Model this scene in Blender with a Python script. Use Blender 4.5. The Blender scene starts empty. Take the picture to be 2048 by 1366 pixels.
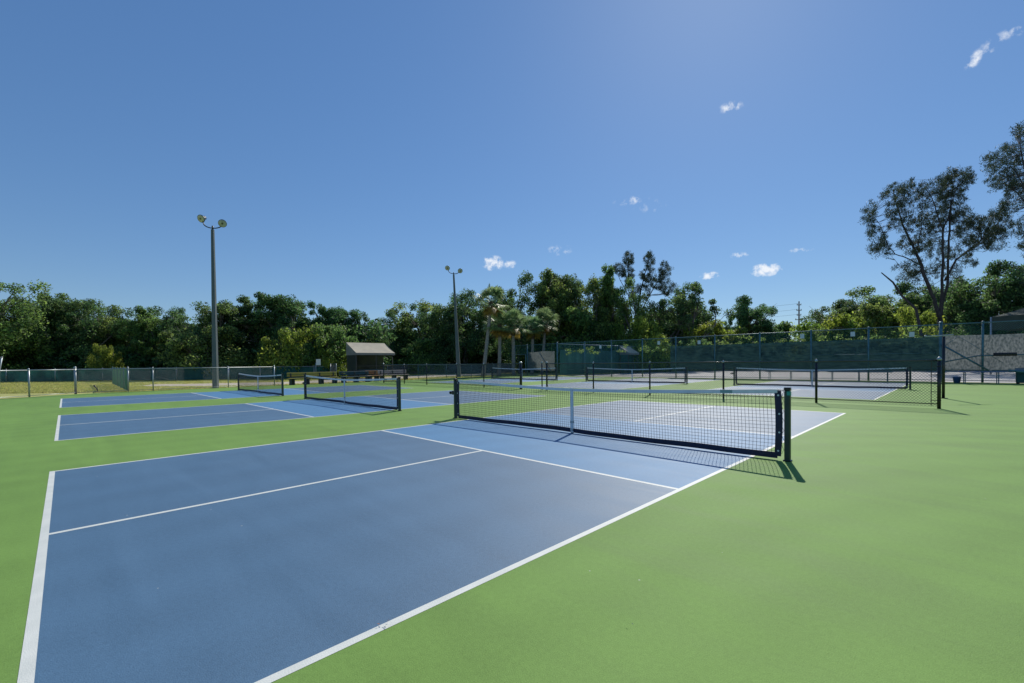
import bpy, math, random
import numpy as np
from mathutils import Vector, Matrix

sc = bpy.context.scene
COL = sc.collection
R = math.radians
# ------------------------------------------------------------------ camera
CAM = np.array([-6.5355, -5.0445, 1.300])
YAW, PITCH, ROLL, FPX = .78916, -.01833, -.01152, 899.5
_cy, _sy, _cp, _sp = math.cos(YAW), math.sin(YAW), math.cos(PITCH), math.sin(PITCH)
FW = np.array([_cy*_cp, _sy*_cp, _sp]); RT = np.array([_sy, -_cy, 0.]); UP = np.cross(RT, FW)
RT2 = math.cos(ROLL)*RT + math.sin(ROLL)*UP
UP2 = -math.sin(ROLL)*RT + math.cos(ROLL)*UP
cd = bpy.data.cameras.new("camera"); cam = bpy.data.objects.new("camera", cd); COL.objects.link(cam)
cam.matrix_world = Matrix(((RT2[0], UP2[0], -FW[0], CAM[0]), (RT2[1], UP2[1], -FW[1], CAM[1]),
                           (RT2[2], UP2[2], -FW[2], CAM[2]), (0, 0, 0, 1)))
cd.sensor_width = 36; cd.lens = FPX/2048*36; cd.shift_y = 58.98/2048
cd.clip_start = .05; cd.clip_end = 3000
sc.camera = cam
sc.view_settings.view_transform = 'Standard'; sc.view_settings.look = 'None'
sc.view_settings.gamma = 1; sc.view_settings.exposure = 0

# survey helpers: a bearing (column of the photo) and a distance give a spot on the ground
def bearing(u, v=735.):
    return FW + RT2*(u-1024)/FPX + UP2*(741.98-v)/FPX
def spot(u, D):
    q = CAM + bearing(u)*D
    return float(q[0]), float(q[1])
def height_at(u, v, D):
    hz = 725.5 - .01152*(u-1024)
    return 1.300 + (hz-v)*D/FPX

# ------------------------------------------------------------------ sun and sky
SUN_AZ, SUN_EL = R(20.3), R(41)
sd = Vector((math.cos(SUN_AZ)*math.cos(SUN_EL), math.sin(SUN_AZ)*math.cos(SUN_EL), math.sin(SUN_EL)))
sl = bpy.data.lights.new("sun", 'SUN'); sl.energy = 4.2; sl.angle = R(.53); sl.color = (1, .95, .86)
so = bpy.data.objects.new("sun", sl); COL.objects.link(so); so.rotation_euler = sd.to_track_quat('Z', 'Y').to_euler()
so.location = (0, 0, 40)
W = bpy.data.worlds.new("World"); sc.world = W; W.use_nodes = True
wt = W.node_tree; wt.nodes.clear()
def wn(t, **k):
    n = wt.nodes.new(t)
    for a, b in k.items(): setattr(n, a, b)
    return n
wout = wn('ShaderNodeOutputWorld'); wbg = wn('ShaderNodeBackground')
wt.links.new(wbg.outputs[0], wout.inputs[0])
sky = wn('ShaderNodeTexSky', sky_type='NISHITA', sun_disc=False, sun_elevation=SUN_EL, sun_rotation=math.pi/2-SUN_AZ,
         altitude=0, air_density=1.0, dust_density=.15, ozone_density=1.0)
hs = wn('ShaderNodeHueSaturation'); hs.inputs['Saturation'].default_value = 1.4; hs.inputs['Hue'].default_value = .5
gm = wn('ShaderNodeGamma'); gm.inputs[1].default_value = .6
wt.links.new(sky.outputs[0], gm.inputs[0]); wt.links.new(gm.outputs[0], hs.inputs['Color'])
tint = wn('ShaderNodeVectorMath', operation='MULTIPLY'); tint.inputs[1].default_value = (.94, 1.25, 1.66)
wt.links.new(hs.outputs[0], tint.inputs[0])
wbg.inputs['Strength'].default_value = .12
geo = wn('ShaderNodeTexCoord')
def vm(op, a, b=None):
    n = wn('ShaderNodeVectorMath', operation=op)
    for i, x in enumerate((a, b)):
        if x is None: continue
        if isinstance(x, (tuple, list)): n.inputs[i].default_value = x
        else: wt.links.new(x, n.inputs[i])
    return n
def mt(op, a, b=None, clamp=False):
    n = wn('ShaderNodeMath', operation=op); n.use_clamp = clamp
    for i, x in enumerate((a, b)):
        if x is None: continue
        if isinstance(x, (int, float)): n.inputs[i].default_value = x
        else: wt.links.new(x, n.inputs[i])
    return n.outputs[0]
nz = wn('ShaderNodeTexNoise'); nz.inputs['Scale'].default_value = 80; nz.inputs['Detail'].default_value = 7; nz.inputs['Roughness'].default_value = .62
wt.links.new(geo.outputs['Generated'], nz.inputs['Vector'])
mask = None
# small fair weather clouds: bearing, row, half width, half height, density
CLOUDS = [(986, 526, 25, 17, 1.05), (1020, 529, 16, 10, .6), (1120, 500, 30, 12, .42), (1531, 540, 33, 15, 1.35),
          (1418, 551, 25, 9, .95), (1462, 214, 27, 12, .55), (1950, 118, 24, 14, .62), (1975, 98, 16, 16, .4), (2018, 68, 42, 12, .42),
          (1262, 401, 40, 10, .36), (1602, 500, 26, 6, .5), (1478, 510, 22, 7, .55), (1300, 412, 40, 14, .2)]
for (u, v, a, b, dens) in CLOUDS:
    d = bearing(u, v); L = np.linalg.norm(d); d = d/L
    t1 = np.cross(d, [0, 0, 1.]); t1 /= np.linalg.norm(t1); t2 = np.cross(t1, d)
    if v < 130 and u < 2000 and a < 30:
        ca, sa = math.cos(.8), math.sin(.8); t1, t2 = ca*t1+sa*t2, -sa*t1+ca*t2
    foreshort = 1/L
    x = mt('DIVIDE', vm('DOT_PRODUCT', geo.outputs['Generated'], tuple(t1)).outputs['Value'], a/FPX*foreshort)
    y = mt('DIVIDE', vm('DOT_PRODUCT', geo.outputs['Generated'], tuple(t2)).outputs['Value'], b/FPX*foreshort)
    r2 = mt('ADD', mt('MULTIPLY', x, x), mt('MULTIPLY', y, y))
    front = mt('GREATER_THAN', vm('DOT_PRODUCT', geo.outputs['Generated'], tuple(d)).outputs['Value'], .5)
    m = mt('SUBTRACT', 1.0, r2, True)
    m = mt('MULTIPLY', mt('POWER', m, 1.1), front)
    m = mt('MULTIPLY', m, dens)
    mask = m if mask is None else mt('MAXIMUM', mask, m)
nn = mt('MULTIPLY', mt('SUBTRACT', nz.outputs[0], .52), 4.2)
cm = mt('ADD', mask, mt('MULTIPLY', nn, mt('GREATER_THAN', mask, .001)))
cm = mt('MULTIPLY', mt('SUBTRACT', cm, .10), .85, True)
cm = mt('MULTIPLY', cm, mt('MULTIPLY', mask, 2.2, True), True)
mx = wn('ShaderNodeMix', data_type='RGBA')
wt.links.new(cm, mx.inputs[0]); wt.links.new(tint.outputs[0], mx.inputs[6]); mx.inputs[7].default_value = (7.2, 7.6, 8.2, 1)
wt.links.new(mx.outputs[2], wbg.inputs['Color'])

# ------------------------------------------------------------------ materials
def mat(name, col, rough=.6, metal=0., var=0., vscale=3., bump=0., bscale=60., spec=None, coords='Object',
        col2=None, translucent=0., transparent=0., island=0., hue=None, detail=4., stretch=None):
    m = bpy.data.materials.new(name); m.use_nodes = True
    nt = m.node_tree; N = nt.nodes; Lk = nt.links
    p = N['Principled BSDF']; p.inputs['Roughness'].default_value = rough; p.inputs['Metallic'].default_value = metal
    if spec is not None: p.inputs['Specular IOR Level'].default_value = spec
    base = None
    tc = N.new('ShaderNodeTexCoord'); vec = tc.outputs[coords]
    if stretch:
        mp = N.new('ShaderNodeMapping'); mp.inputs['Scale'].default_value = stretch; Lk.new(vec, mp.inputs[0]); vec = mp.outputs[0]
    if var or col2:
        n = N.new('ShaderNodeTexNoise'); n.inputs['Scale'].default_value = vscale; n.inputs['Detail'].default_value = detail
        Lk.new(vec, n.inputs['Vector'])
        r = N.new('ShaderNodeValToRGB')
        c2 = col2 if col2 else tuple(min(1, c*(1+var)) for c in col)
        c1 = col if col2 else tuple(c*(1-var) for c in col)
        r.color_ramp.elements[0].position = .32; r.color_ramp.elements[1].position = .68
        r.color_ramp.elements[0].color = (*c1, 1); r.color_ramp.elements[1].color = (*c2, 1)
        Lk.new(n.outputs[0], r.inputs[0]); base = r.outputs[0]
    if island:
        g = N.new('ShaderNodeNewGeometry'); h = N.new('ShaderNodeHueSaturation')
        mr = N.new('ShaderNodeMapRange'); mr.inputs[3].default_value = 1-island; mr.inputs[4].default_value = 1+island
        Lk.new(g.outputs['Random Per Island'], mr.inputs[0]); Lk.new(mr.outputs[0], h.inputs['Value'])
        if base: Lk.new(base, h.inputs['Color'])
        else: h.inputs['Color'].default_value = (*col, 1)
        oi = N.new('ShaderNodeObjectInfo'); m2 = N.new('ShaderNodeMapRange'); m2.inputs[3].default_value = .475; m2.inputs[4].default_value = .515
        Lk.new(oi.outputs['Random'], m2.inputs[0]); Lk.new(m2.outputs[0], h.inputs['Hue'])
        base = h.outputs[0]
    if base: Lk.new(base, p.inputs['Base Color'])
    else: p.inputs['Base Color'].default_value = (*col, 1)
    if bump:
        n = N.new('ShaderNodeTexNoise'); n.inputs['Scale'].default_value = bscale; n.inputs['Detail'].default_value = 5
        Lk.new(vec, n.inputs['Vector'])
        b = N.new('ShaderNodeBump'); b.inputs['Strength'].default_value = bump; b.inputs['Distance'].default_value = .02
        Lk.new(n.outputs[0], b.inputs['Height']); Lk.new(b.outputs[0], p.inputs['Normal'])
    sh = p.outputs[0]
    if translucent:
        t = N.new('ShaderNodeBsdfTranslucent'); mixs = N.new('ShaderNodeMixShader'); mixs.inputs[0].default_value = translucent
        hh = N.new('ShaderNodeHueSaturation'); hh.inputs['Value'].default_value = 1.6 if hue is None else hue[1]; hh.inputs['Hue'].default_value = .485 if hue is None else hue[0]
        if base: Lk.new(base, hh.inputs['Color'])
        else: hh.inputs['Color'].default_value = (*col, 1)
        Lk.new(hh.outputs[0], t.inputs['Color'])
        Lk.new(sh, mixs.inputs[1]); Lk.new(t.outputs[0], mixs.inputs[2]); sh = mixs.outputs[0]
    if transparent:
        t = N.new('ShaderNodeBsdfTransparent'); mixs = N.new('ShaderNodeMixShader'); mixs.inputs[0].default_value = transparent
        Lk.new(sh, mixs.inputs[1]); Lk.new(t.outputs[0], mixs.inputs[2]); sh = mixs.outputs[0]
    Lk.new(sh, N['Material Output'].inputs[0])
    return m

def court_mat(name, col, rough, spec, sweep=.10, seed=0.):
    """rolled acrylic paint: fine grit, faint squeegee arcs, small pale specks"""
    m = bpy.data.materials.new(name); m.use_nodes = True
    nt = m.node_tree; N = nt.nodes; Lk = nt.links; p = N['Principled BSDF']
    tc = N.new('ShaderNodeTexCoord'); v = tc.outputs['Object']
    mp = N.new('ShaderNodeMapping'); mp.inputs['Location'].default_value = (seed, seed*.7, 0); mp.inputs['Rotation'].default_value = (0, 0, R(38)); mp.inputs['Scale'].default_value = (2.1, .36, 1)
    Lk.new(v, mp.inputs[0])
    a = N.new('ShaderNodeTexNoise'); a.inputs['Scale'].default_value = .9; a.inputs['Detail'].default_value = 3; a.inputs['Distortion'].default_value = 1.4
    Lk.new(mp.outputs[0], a.inputs['Vector'])
    b = N.new('ShaderNodeTexNoise'); b.inputs['Scale'].default_value = .55; b.inputs['Detail'].default_value = 5; Lk.new(v, b.inputs['Vector'])
    g = N.new('ShaderNodeTexNoise'); g.inputs['Scale'].default_value = 170; g.inputs['Detail'].default_value = 2; Lk.new(v, g.inputs['Vector'])
    f = N.new('ShaderNodeTexNoise'); f.inputs['Scale'].default_value = 34; f.inputs['Detail'].default_value = 4; Lk.new(v, f.inputs['Vector'])
    def ma(op, x, y, c=False):
        n = N.new('ShaderNodeMath'); n.operation = op; n.use_clamp = c
        for i, q in enumerate((x, y)):
            if isinstance(q, (int, float)): n.inputs[i].default_value = q
            else: Lk.new(q, n.inputs[i])
        return n.outputs[0]
    mp2 = N.new('ShaderNodeMapping'); mp2.inputs['Location'].default_value = (5.5, 12.5, 0); Lk.new(v, mp2.inputs[0])
    wv = N.new('ShaderNodeTexWave'); wv.wave_type = 'RINGS'; wv.rings_direction = 'Z'; wv.inputs['Scale'].default_value = .42; wv.inputs['Distortion'].default_value = 4.5; wv.inputs['Detail'].default_value = 3; wv.inputs['Detail Scale'].default_value = .35
    Lk.new(mp2.outputs[0], wv.inputs['Vector'])
    st = N.new('ShaderNodeTexNoise'); st.inputs['Scale'].default_value = 2.6; st.inputs['Detail'].default_value = 8; st.inputs['Roughness'].default_value = .7; Lk.new(v, st.inputs['Vector'])
    s0 = ma('ADD', ma('MULTIPLY', ma('SUBTRACT', wv.outputs[0], .5), .055), ma('MULTIPLY', ma('SUBTRACT', st.outputs[0], .5), .14))
    s = ma('ADD', ma('ADD', ma('MULTIPLY', a.outputs[0], sweep*2.2), s0), ma('MULTIPLY', b.outputs[0], sweep*1.6))
    s = ma('ADD', s, ma('MULTIPLY', g.outputs[0], .62)); s = ma('ADD', s, ma('MULTIPLY', f.outputs[0], .26))
    s = ma('ADD', s, 1-(sweep*1.9+.44))
    mul = N.new('ShaderNodeVectorMath'); mul.operation = 'SCALE'; mul.inputs[0].default_value = col; Lk.new(s, mul.inputs['Scale'])
    vo = N.new('ShaderNodeTexVoronoi'); vo.inputs['Scale'].default_value = 3.2; Lk.new(v, vo.inputs['Vector'])
    spk = ma('LESS_THAN', vo.outputs['Distance'], .022)
    mixc = N.new('ShaderNodeMix'); mixc.data_type = 'RGBA'; Lk.new(ma('MULTIPLY', spk, .55), mixc.inputs[0]); Lk.new(mul.outputs[0], mixc.inputs[6]); mixc.inputs[7].default_value = (.55, .55, .5, 1)
    Lk.new(mixc.outputs[2], p.inputs['Base Color'])
    Lk.new(ma('ADD', ma('MULTIPLY', a.outputs[0], .16), rough-.08), p.inputs['Roughness'])
    p.inputs['Specular IOR Level'].default_value = spec
    bp = N.new('ShaderNodeBump'); bp.inputs['Strength'].default_value = .35; bp.inputs['Distance'].default_value = .004
    Lk.new(ma('ADD', g.outputs[0], ma('MULTIPLY', f.outputs[0], .8)), bp.inputs['Height']); Lk.new(bp.outputs[0], p.inputs['Normal'])
    return m

M = {}
M['green'] = court_mat('green_acrylic', (.176, .302, .071), .68, .12, .16)
M['blue'] = court_mat('blue_acrylic', (.076, .155, .245), .60, .42, .12, 3.)
M['kitchen'] = court_mat('light_blue_acrylic', (.092, .228, .39), .60, .28, .06, 7.)
M['line'] = mat('white_line_paint', (.72, .73, .66), .6, col2=(.62, .64, .58), vscale=5, detail=12, bump=.2, bscale=200)
M['asphalt'] = mat('grey_court_asphalt', (.33, .32, .31), .8, col2=(.40, .385, .37), vscale=.6, bump=.3, bscale=80)
M['grass_ground'] = mat('dry_grass_ground', (.32, .35, .065), .9, col2=(.52, .47, .18), vscale=1.1, bump=.8, bscale=30, detail=9)
M['sand'] = mat('sandy_path', (.55, .48, .38), .9, col2=(.40, .34, .24), vscale=2.2, bump=.5, bscale=20, detail=8)
M['mulch'] = mat('brown_mulch', (.12, .07, .04), .95, col2=(.22, .15, .10), vscale=12, bump=1., bscale=25)
M['grass'] = mat('grass_blades', (.30, .36, .07), .7, col2=(.52, .48, .18), vscale=1.2, translucent=.35, island=.35)
M['black'] = mat('black_vinyl_coated_steel', (.012, .013, .015), .26, var=.3, vscale=20)
M['rail_black'] = mat('glossy_black_rail', (.02, .021, .023), .16, spec=.9, var=.2, vscale=9)
M['post_green'] = mat('dark_green_painted_post', (.012, .035, .030), .35, var=.3, vscale=9, bump=.1)
M['cord'] = mat('black_net_twine', (.015, .016, .020), .7)
M['vinyl'] = mat('sky_tinted_black_vinyl', (.008, .011, .040), .6, var=.3, vscale=14, bump=.3, bscale=30)  # black vinyl, with the blue of the reflected sky painted into its colour
M['tape'] = mat('white_net_tape', (.72, .74, .76), .65, var=.07, vscale=8, bump=.2, bscale=40, translucent=.12, hue=(.5, 1.))
M['teal_tape'] = mat('grey_green_tape_patch', (.22, .34, .33), .7, var=.1)
M['sticker'] = mat('teal_sticker', (.03, .30, .24), .5, var=.15, vscale=30)
M['wire_black'] = mat('black_coated_wire', (.03, .034, .036), .35, var=.2)
M['steel'] = mat('galvanised_steel', (.36, .39, .40), .42, .55, var=.15, vscale=12)
M['steel_teal'] = mat('teal_painted_steel', (.07, .16, .19), .45, .2, var=.2, vscale=6)
M['steel_light'] = mat('pale_teal_steel', (.20, .32, .34), .5, .2, var=.1)
M['wire_grey'] = mat('galvanised_wire', (.16, .20, .20), .45, .4, var=.1)
M['wire_teal'] = mat('green_coated_wire', (.06, .22, .22), .5, var=.2, vscale=3)
M['screen_dark'] = mat('dark_green_windscreen', (.008, .034, .040), .75, col2=(.038, .082, .078), vscale=2.6, detail=9, bump=.5, bscale=9, translucent=.18, hue=(.5, 1.3), transparent=.06, stretch=(1, 1, 5))
M['screen_teal'] = mat('faded_teal_windscreen', (.018, .085, .080), .8, col2=(.04, .13, .12), vscale=1.3, detail=9, bump=.5, bscale=12, translucent=.25, hue=(.5, 1.2), stretch=(3, 3, .5))
M['screen_far'] = mat('teal_mesh_screen', (.008, .075, .070), .8, col2=(.022, .13, .115), vscale=1.6, detail=9, translucent=.2, hue=(.5, 1.3), transparent=.08)
M['screen_grey'] = mat('weathered_grey_windscreen', (.055, .072, .075), .85, col2=(.185, .20, .20), vscale=9, detail=12, bump=.5, bscale=40, translucent=.45, hue=(.5, 1.25), stretch=(1.6, 1.6, .8))
M['screen_stone'] = mat('mottled_grey_screen', (.05, .065, .075), .9, col2=(.17, .18, .20), vscale=3.4, detail=10, bump=.4, bscale=10, translucent=.15, hue=(.5, 1.1), stretch=(1, 1, 2.4))
M['concrete'] = mat('weathered_concrete', (.085, .11, .12), .8, col2=(.125, .15, .155), vscale=2.2, bump=.3, bscale=40, stretch=(4, 4, .5))
M['lamp_shell'] = mat('dark_lamp_housing', (.035, .05, .065), .4, .3, var=.2)
M['lamp_glass'] = mat('milky_lamp_lens', (.42, .43, .30), .3, var=.25, vscale=5)
M['lamp_core'] = mat('lamp_bulb_socket', (.10, .11, .06), .5, var=.2)
M['canvas'] = mat('beige_canvas', (.56, .50, .37), .85, col2=(.46, .41, .31), vscale=1.6, bump=.3, bscale=12, translucent=.12, hue=(.5, 1.0))
M['canvas_side'] = mat('grey_canvas_valance', (.20, .22, .21), .85, var=.12, vscale=2, bump=.3, bscale=12, translucent=.12, hue=(.5, 1.0))
M['canvas_grey'] = mat('olive_grey_canopy_canvas', (.045, .062, .045), .85, var=.14, vscale=1.6, bump=.3, bscale=12, translucent=.1, hue=(.5, 1.))
M['mesh_dark'] = mat('dark_shade_netting', (.010, .022, .018), .9, col2=(.025, .04, .028), vscale=1.3, detail=8, bump=.4, bscale=6, transparent=.05)
M['yellow'] = mat('yellow_painted_wood', (.36, .29, .055), .6, var=.18, vscale=6, bump=.2, stretch=(.6, 4, 4))
M['pink'] = mat('faded_pinkish_wood', (.42, .34, .32), .7, var=.15, vscale=6, bump=.2, stretch=(.6, 4, 4))
M['brown'] = mat('orange_brown_wood', (.33, .15, .06), .7, var=.2, vscale=6, bump=.2, stretch=(.6, 4, 4))
M['teal_wood'] = mat('dark_teal_painted_wood', (.025, .065, .085), .6, var=.2, vscale=5, bump=.2)
M['leg_dark'] = mat('dark_concrete_leg', (.05, .055, .05), .8, var=.2)
M['blue_plastic'] = mat('blue_plastic', (.045, .10, .26), .4, var=.15)
M['sign'] = mat('white_sign_face', (.62, .66, .66), .5, var=.05)
M['bench_white'] = mat('pale_blue_bench_top', (.48, .58, .64), .45, var=.1)
M['wood_pole'] = mat('weathered_wooden_pole', (.16, .13, .11), .85, var=.2, vscale=2, bump=.3)
M['bark'] = mat('grey_brown_bark', (.10, .085, .07), .9, col2=(.17, .15, .13), vscale=5, bump=.8, bscale=14, stretch=(2, 2, .4))
M['bark_dark'] = mat('dark_pine_bark', (.035, .032, .034), .9, col2=(.065, .06, .06), vscale=4, bump=.8, bscale=10, stretch=(2, 2, .4))
M['palm_bark'] = mat('palm_trunk_bark', (.20, .18, .16), .9, col2=(.31, .28, .26), vscale=4, bump=.7, bscale=12, stretch=(.6, .6, 4))
M['boot'] = mat('dead_frond_skirt', (.06, .045, .03), .95, col2=(.13, .09, .05), vscale=6, bump=.9, bscale=12)
def leafmat(n, c, c2, tr=.42, rough=.62, isl=.45, hv=2.0, sc_=.5):
    return mat(n, c, rough, col2=c2, vscale=sc_, translucent=tr, island=isl, hue=(.48, hv), detail=2)
M['leaf_dark'] = leafmat('dark_green_leaves', (.036, .098, .034), (.085, .168, .046), .46, isl=.85)
M['leaf_mid'] = leafmat('olive_green_leaves', (.062, .138, .036), (.140, .215, .050), .50, isl=.85)
M['leaf_lime'] = leafmat('yellow_green_leaves', (.105, .185, .030), (.185, .260, .040), .55, isl=.65)
M['leaf_pine'] = leafmat('grey_green_needles', (.024, .046, .026), (.044, .072, .036), .35, .6, .45, 1.3)
M['leaf_palm'] = leafmat('waxy_palm_fronds', (.11, .21, .085), (.19, .29, .12), .40, .50, .4, 1.5, 2.)
M['leaf_dead'] = leafmat('yellowed_palm_fronds', (.32, .24, .04), (.18, .14, .03), .35, .5, .3, 1.4, 2.)

# ------------------------------------------------------------------ mesh tools
class MB:
    def __init__(s): s.v = []; s.f = []; s.n = 0
    def add(s, v, f):
        s.f += [tuple(i+s.n for i in q) for q in f]; s.v += [tuple(map(float, p)) for p in v]; s.n += len(v)
    def box(s, a, b):
        x0, y0, z0 = a; x1, y1, z1 = b
        s.add([(x0,y0,z0),(x1,y0,z0),(x1,y1,z0),(x0,y1,z0),(x0,y0,z1),(x1,y0,z1),(x1,y1,z1),(x0,y1,z1)],
              [(0,3,2,1),(4,5,6,7),(0,1,5,4),(1,2,6,5),(2,3,7,6),(3,0,4,7)])
    def bevbox(s, a, b, r):
        """box with chamfered long edges all round (24 corner points)"""
        x0, y0, z0 = a; x1, y1, z1 = b
        cx, cy, cz = (x0+x1)/2, (y0+y1)/2, (z0+z1)/2; hx, hy, hz = (x1-x0)/2, (y1-y0)/2, (z1-z0)/2
        r = min(r, hx*.9, hy*.9, hz*.9); P = {}
        vs = []
        for sx in (-1, 1):
            for sy in (-1, 1):
                for sz in (-1, 1):
                    for k, (ax, ay, az) in enumerate(((hx, hy-r, hz-r), (hx-r, hy, hz-r), (hx-r, hy-r, hz))):
                        P[(sx, sy, sz, k)] = len(vs); vs.append((cx+sx*ax, cy+sy*ay, cz+sz*az))
        f = []
        def q(*k): f.append(tuple(P[i] for i in k))
        for g in (-1, 1):
            q((g,-1,-1,0),(g,1,-1,0),(g,1,1,0),(g,-1,1,0)); q((-1,g,-1,1),(1,g,-1,1),(1,g,1,1),(-1,g,1,1)); q((-1,-1,g,2),(1,-1,g,2),(1,1,g,2),(-1,1,g,2))
            for h in (-1, 1):
                q((-1,g,h,1),(1,g,h,1),(1,g,h,2),(-1,g,h,2)); q((g,-1,h,0),(g,1,h,0),(g,1,h,2),(g,-1,h,2)); q((g,h,-1,0),(g,h,1,0),(g,h,1,1),(g,h,-1,1))
                for k in (-1, 1): q((g,h,k,0),(g,h,k,1),(g,h,k,2))
        s.add(vs, f)
    def tube(s, pts, rad, n=8, cap=True):
        pts = [np.array(p, float) for p in pts]
        if not hasattr(rad, '__len__'): rad = [rad]*len(pts)
        vs = []; ref = None
        for i, p in enumerate(pts):
            t = pts[min(i+1, len(pts)-1)] - pts[max(i-1, 0)]; t = t/(np.linalg.norm(t)+1e-9)
            if ref is None:
                ref = np.array([1., 0, 0]) if abs(t[0]) < .8 else np.array([0, 1., 0])
            u = np.cross(t, ref); u /= np.linalg.norm(u)+1e-9; w = np.cross(t, u); ref = np.cross(u, t); ref /= np.linalg.norm(ref)+1e-9
            for k in range(n):
                a = 2*math.pi*(k+.5)/n; vs.append(p + rad[i]*(math.cos(a)*u + math.sin(a)*w))
        f = []
        for i in range(len(pts)-1):
            for k in range(n):
                k2 = (k+1) % n; f.append((i*n+k, i*n+k2, (i+1)*n+k2, (i+1)*n+k))
        if cap: f.append(tuple(range(n))[::-1]); f.append(tuple(range((len(pts)-1)*n, len(pts)*n)))
        s.add(vs, f)
    def lathe(s, prof, o=(0, 0, 0), ax=(0, 0, 1), n=16):
        ax = np.array(ax, float); ax /= np.linalg.norm(ax); ref = np.array([1., 0, 0]) if abs(ax[0]) < .8 else np.array([0, 1., 0])
        u = np.cross(ax, ref); u /= np.linalg.norm(u); w = np.cross(ax, u); o = np.array(o, float)
        vs = [o+ax*z+r*(math.cos(2*math.pi*k/n)*u+math.sin(2*math.pi*k/n)*w) for (r, z) in prof for k in range(n)]
        f = [(i*n+k, i*n+(k+1) % n, (i+1)*n+(k+1) % n, (i+1)*n+k) for i in range(len(prof)-1) for k in range(n)]
        f.append(tuple(range(n))[::-1]); f.append(tuple(range((len(prof)-1)*n, len(prof)*n)))
        s.add(vs, f)
    def build(s, name, m, parent=None, smooth=False):
        me = bpy.data.meshes.new(name); me.from_pydata(s.v, [], s.f); me.materials.append(m)
        if smooth: me.polygons.foreach_set('use_smooth', [True]*len(me.polygons))
        me.update(); o = bpy.data.objects.new(name, me); COL.objects.link(o)
        if parent: o.parent = parent
        return o
def quads_obj(name, V, m, parent=None):
    """V: (n,4,3) array, each a free quad"""
    n = len(V); me = bpy.data.meshes.new(name)
    me.vertices.add(n*4); me.vertices.foreach_set('co', V.astype(np.float32).ravel())
    me.loops.add(n*4); me.loops.foreach_set('vertex_index', np.arange(n*4, dtype=np.int32))
    me.polygons.add(n); me.polygons.foreach_set('loop_start', np.arange(0, n*4, 4, dtype=np.int32))
    me.polygons.foreach_set('loop_total', np.full(n, 4, dtype=np.int32))
    me.materials.append(m); me.update(calc_edges=True)
    o = bpy.data.objects.new(name, me); COL.objects.link(o)
    if parent: o.parent = parent
    return o
def tag(o, label=None, cat=None, group=None, kind=None):
    if label: o['label'] = label
    if cat: o['category'] = cat
    if group: o['group'] = group
    if kind: o['kind'] = kind
    return o
def thing(name, label, cat, loc=(0, 0, 0), rz=0, group=None):
    o = bpy.data.objects.new(name, None); COL.objects.link(o); o.location = loc; o.rotation_euler = (0, 0, rz)
    o.empty_display_size = .2
    return tag(o, label, cat, group)
def struct(name, mb, m, label=None):
    o = mb.build(name, m); o['kind'] = 'structure'
    if label: o['label'] = label
    return o
def kids(o): return [c for c in bpy.data.objects if c.parent == o]
def copy_tree(o, parent=None):
    c = o.copy(); COL.objects.link(c)
    if parent: c.parent = parent
    for ch in kids(o): copy_tree(ch, c)
    return c
def place(proto, used, loc, rz, label, scale=None):
    t = proto if not used else copy_tree(proto)
    t.location = loc; t.rotation_euler = (0, 0, rz); t['label'] = label
    if scale: t.scale = scale
    return t

# ------------------------------------------------------------------ ground
def sheet(pts, z):
    b = MB(); b.add([(x, y, z) for x, y in pts], [tuple(range(len(pts)))]); return b
def poly_ring(r, n=48): return [(r*math.cos(2*math.pi*k/n), r*math.sin(2*math.pi*k/n)) for k in range(n)]
struct('ground', sheet(poly_ring(1500), -.04), M['grass_ground'])
COURT = [(-40, -30), (26.75, -30), (26.75, 27.6), (14.2, 26.9), (9.3, 26.6), (-4.2, 26.15), (-6.2, 25.9), (-8.7, 23.9), (-12, 21.4), (-40, 16)]
b = sheet(COURT, 0); n = len(COURT)
b.add([(x, y, -.06) for x, y in COURT] + [(x, y, 0) for x, y in COURT], [(i, (i+1) % n, n+(i+1) % n, n+i) for i in range(n)])
struct('court_pavement', b, M['green'])
def rect(x0, y0, x1, y1): return [(x0, y0), (x1, y0), (x1, y1), (x0, y1)]
for cx in (0., 18.25):
    for cy in (0., 9.42, 18.84):
        mb = MB()
        for s in (-1, 1):
            a, c = sorted((cx+s*2.134, cx+s*6.705))
            mb.add([(x, y, .0007) for x, y in rect(a, cy-3.048, c, cy+3.048)], [(0, 1, 2, 3)])
        struct('court_surface', mb, M['blue'])
        mb = MB(); mb.add([(x, y, .0007) for x, y in rect(cx-2.134, cy-3.048, cx+2.134, cy+3.048)], [(0, 1, 2, 3)])
        struct('kitchen_surface', mb, M['kitchen'])
        mb = MB(); w = .05
        def ln(x0, y0, x1, y1): mb.add([(x, y, .0014) for x, y in rect(cx+x0, cy+y0, cx+x1, cy+y1)], [(0, 1, 2, 3)])
        for s in (-1, 1):
            ln(-6.705, s*3.048-(w if s > 0 else 0), 6.705, s*3.048+(0 if s > 0 else w))
            x0 = s*6.705
            ln(min(x0, x0-s*w), -3.048+w, max(x0, x0-s*w), 3.048-w)
            x0 = s*2.134
            ln(min(x0, x0+s*w), -3.048+w, max(x0, x0+s*w), 3.048-w)
            a, c = sorted((s*(2.134+w), s*(6.705-w)))
            ln(a, -w/2, c, w/2)
        struct('court_lines', mb, M['line'])
struct('tennis_court_pavement', sheet([(27.6, -60), (120, -60), (120, 21.9), (27.6, 21.9)], -.015), M['asphalt'])
path_pts = [(-3.2, 35.6), (-.51, 30.6), (3.6, 28.4), (8.7, 28.6), (16.5, 31.3), (23.4, 32.3), (28.3, 32.2), (33.6, 37.8), (29.2, 39.5), (22.9, 40.2), (12.6, 35.4), (5.9, 33.6), (.9, 36.4), (-1.7, 38.6)]
rng = random.Random(3)
pp = []
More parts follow.
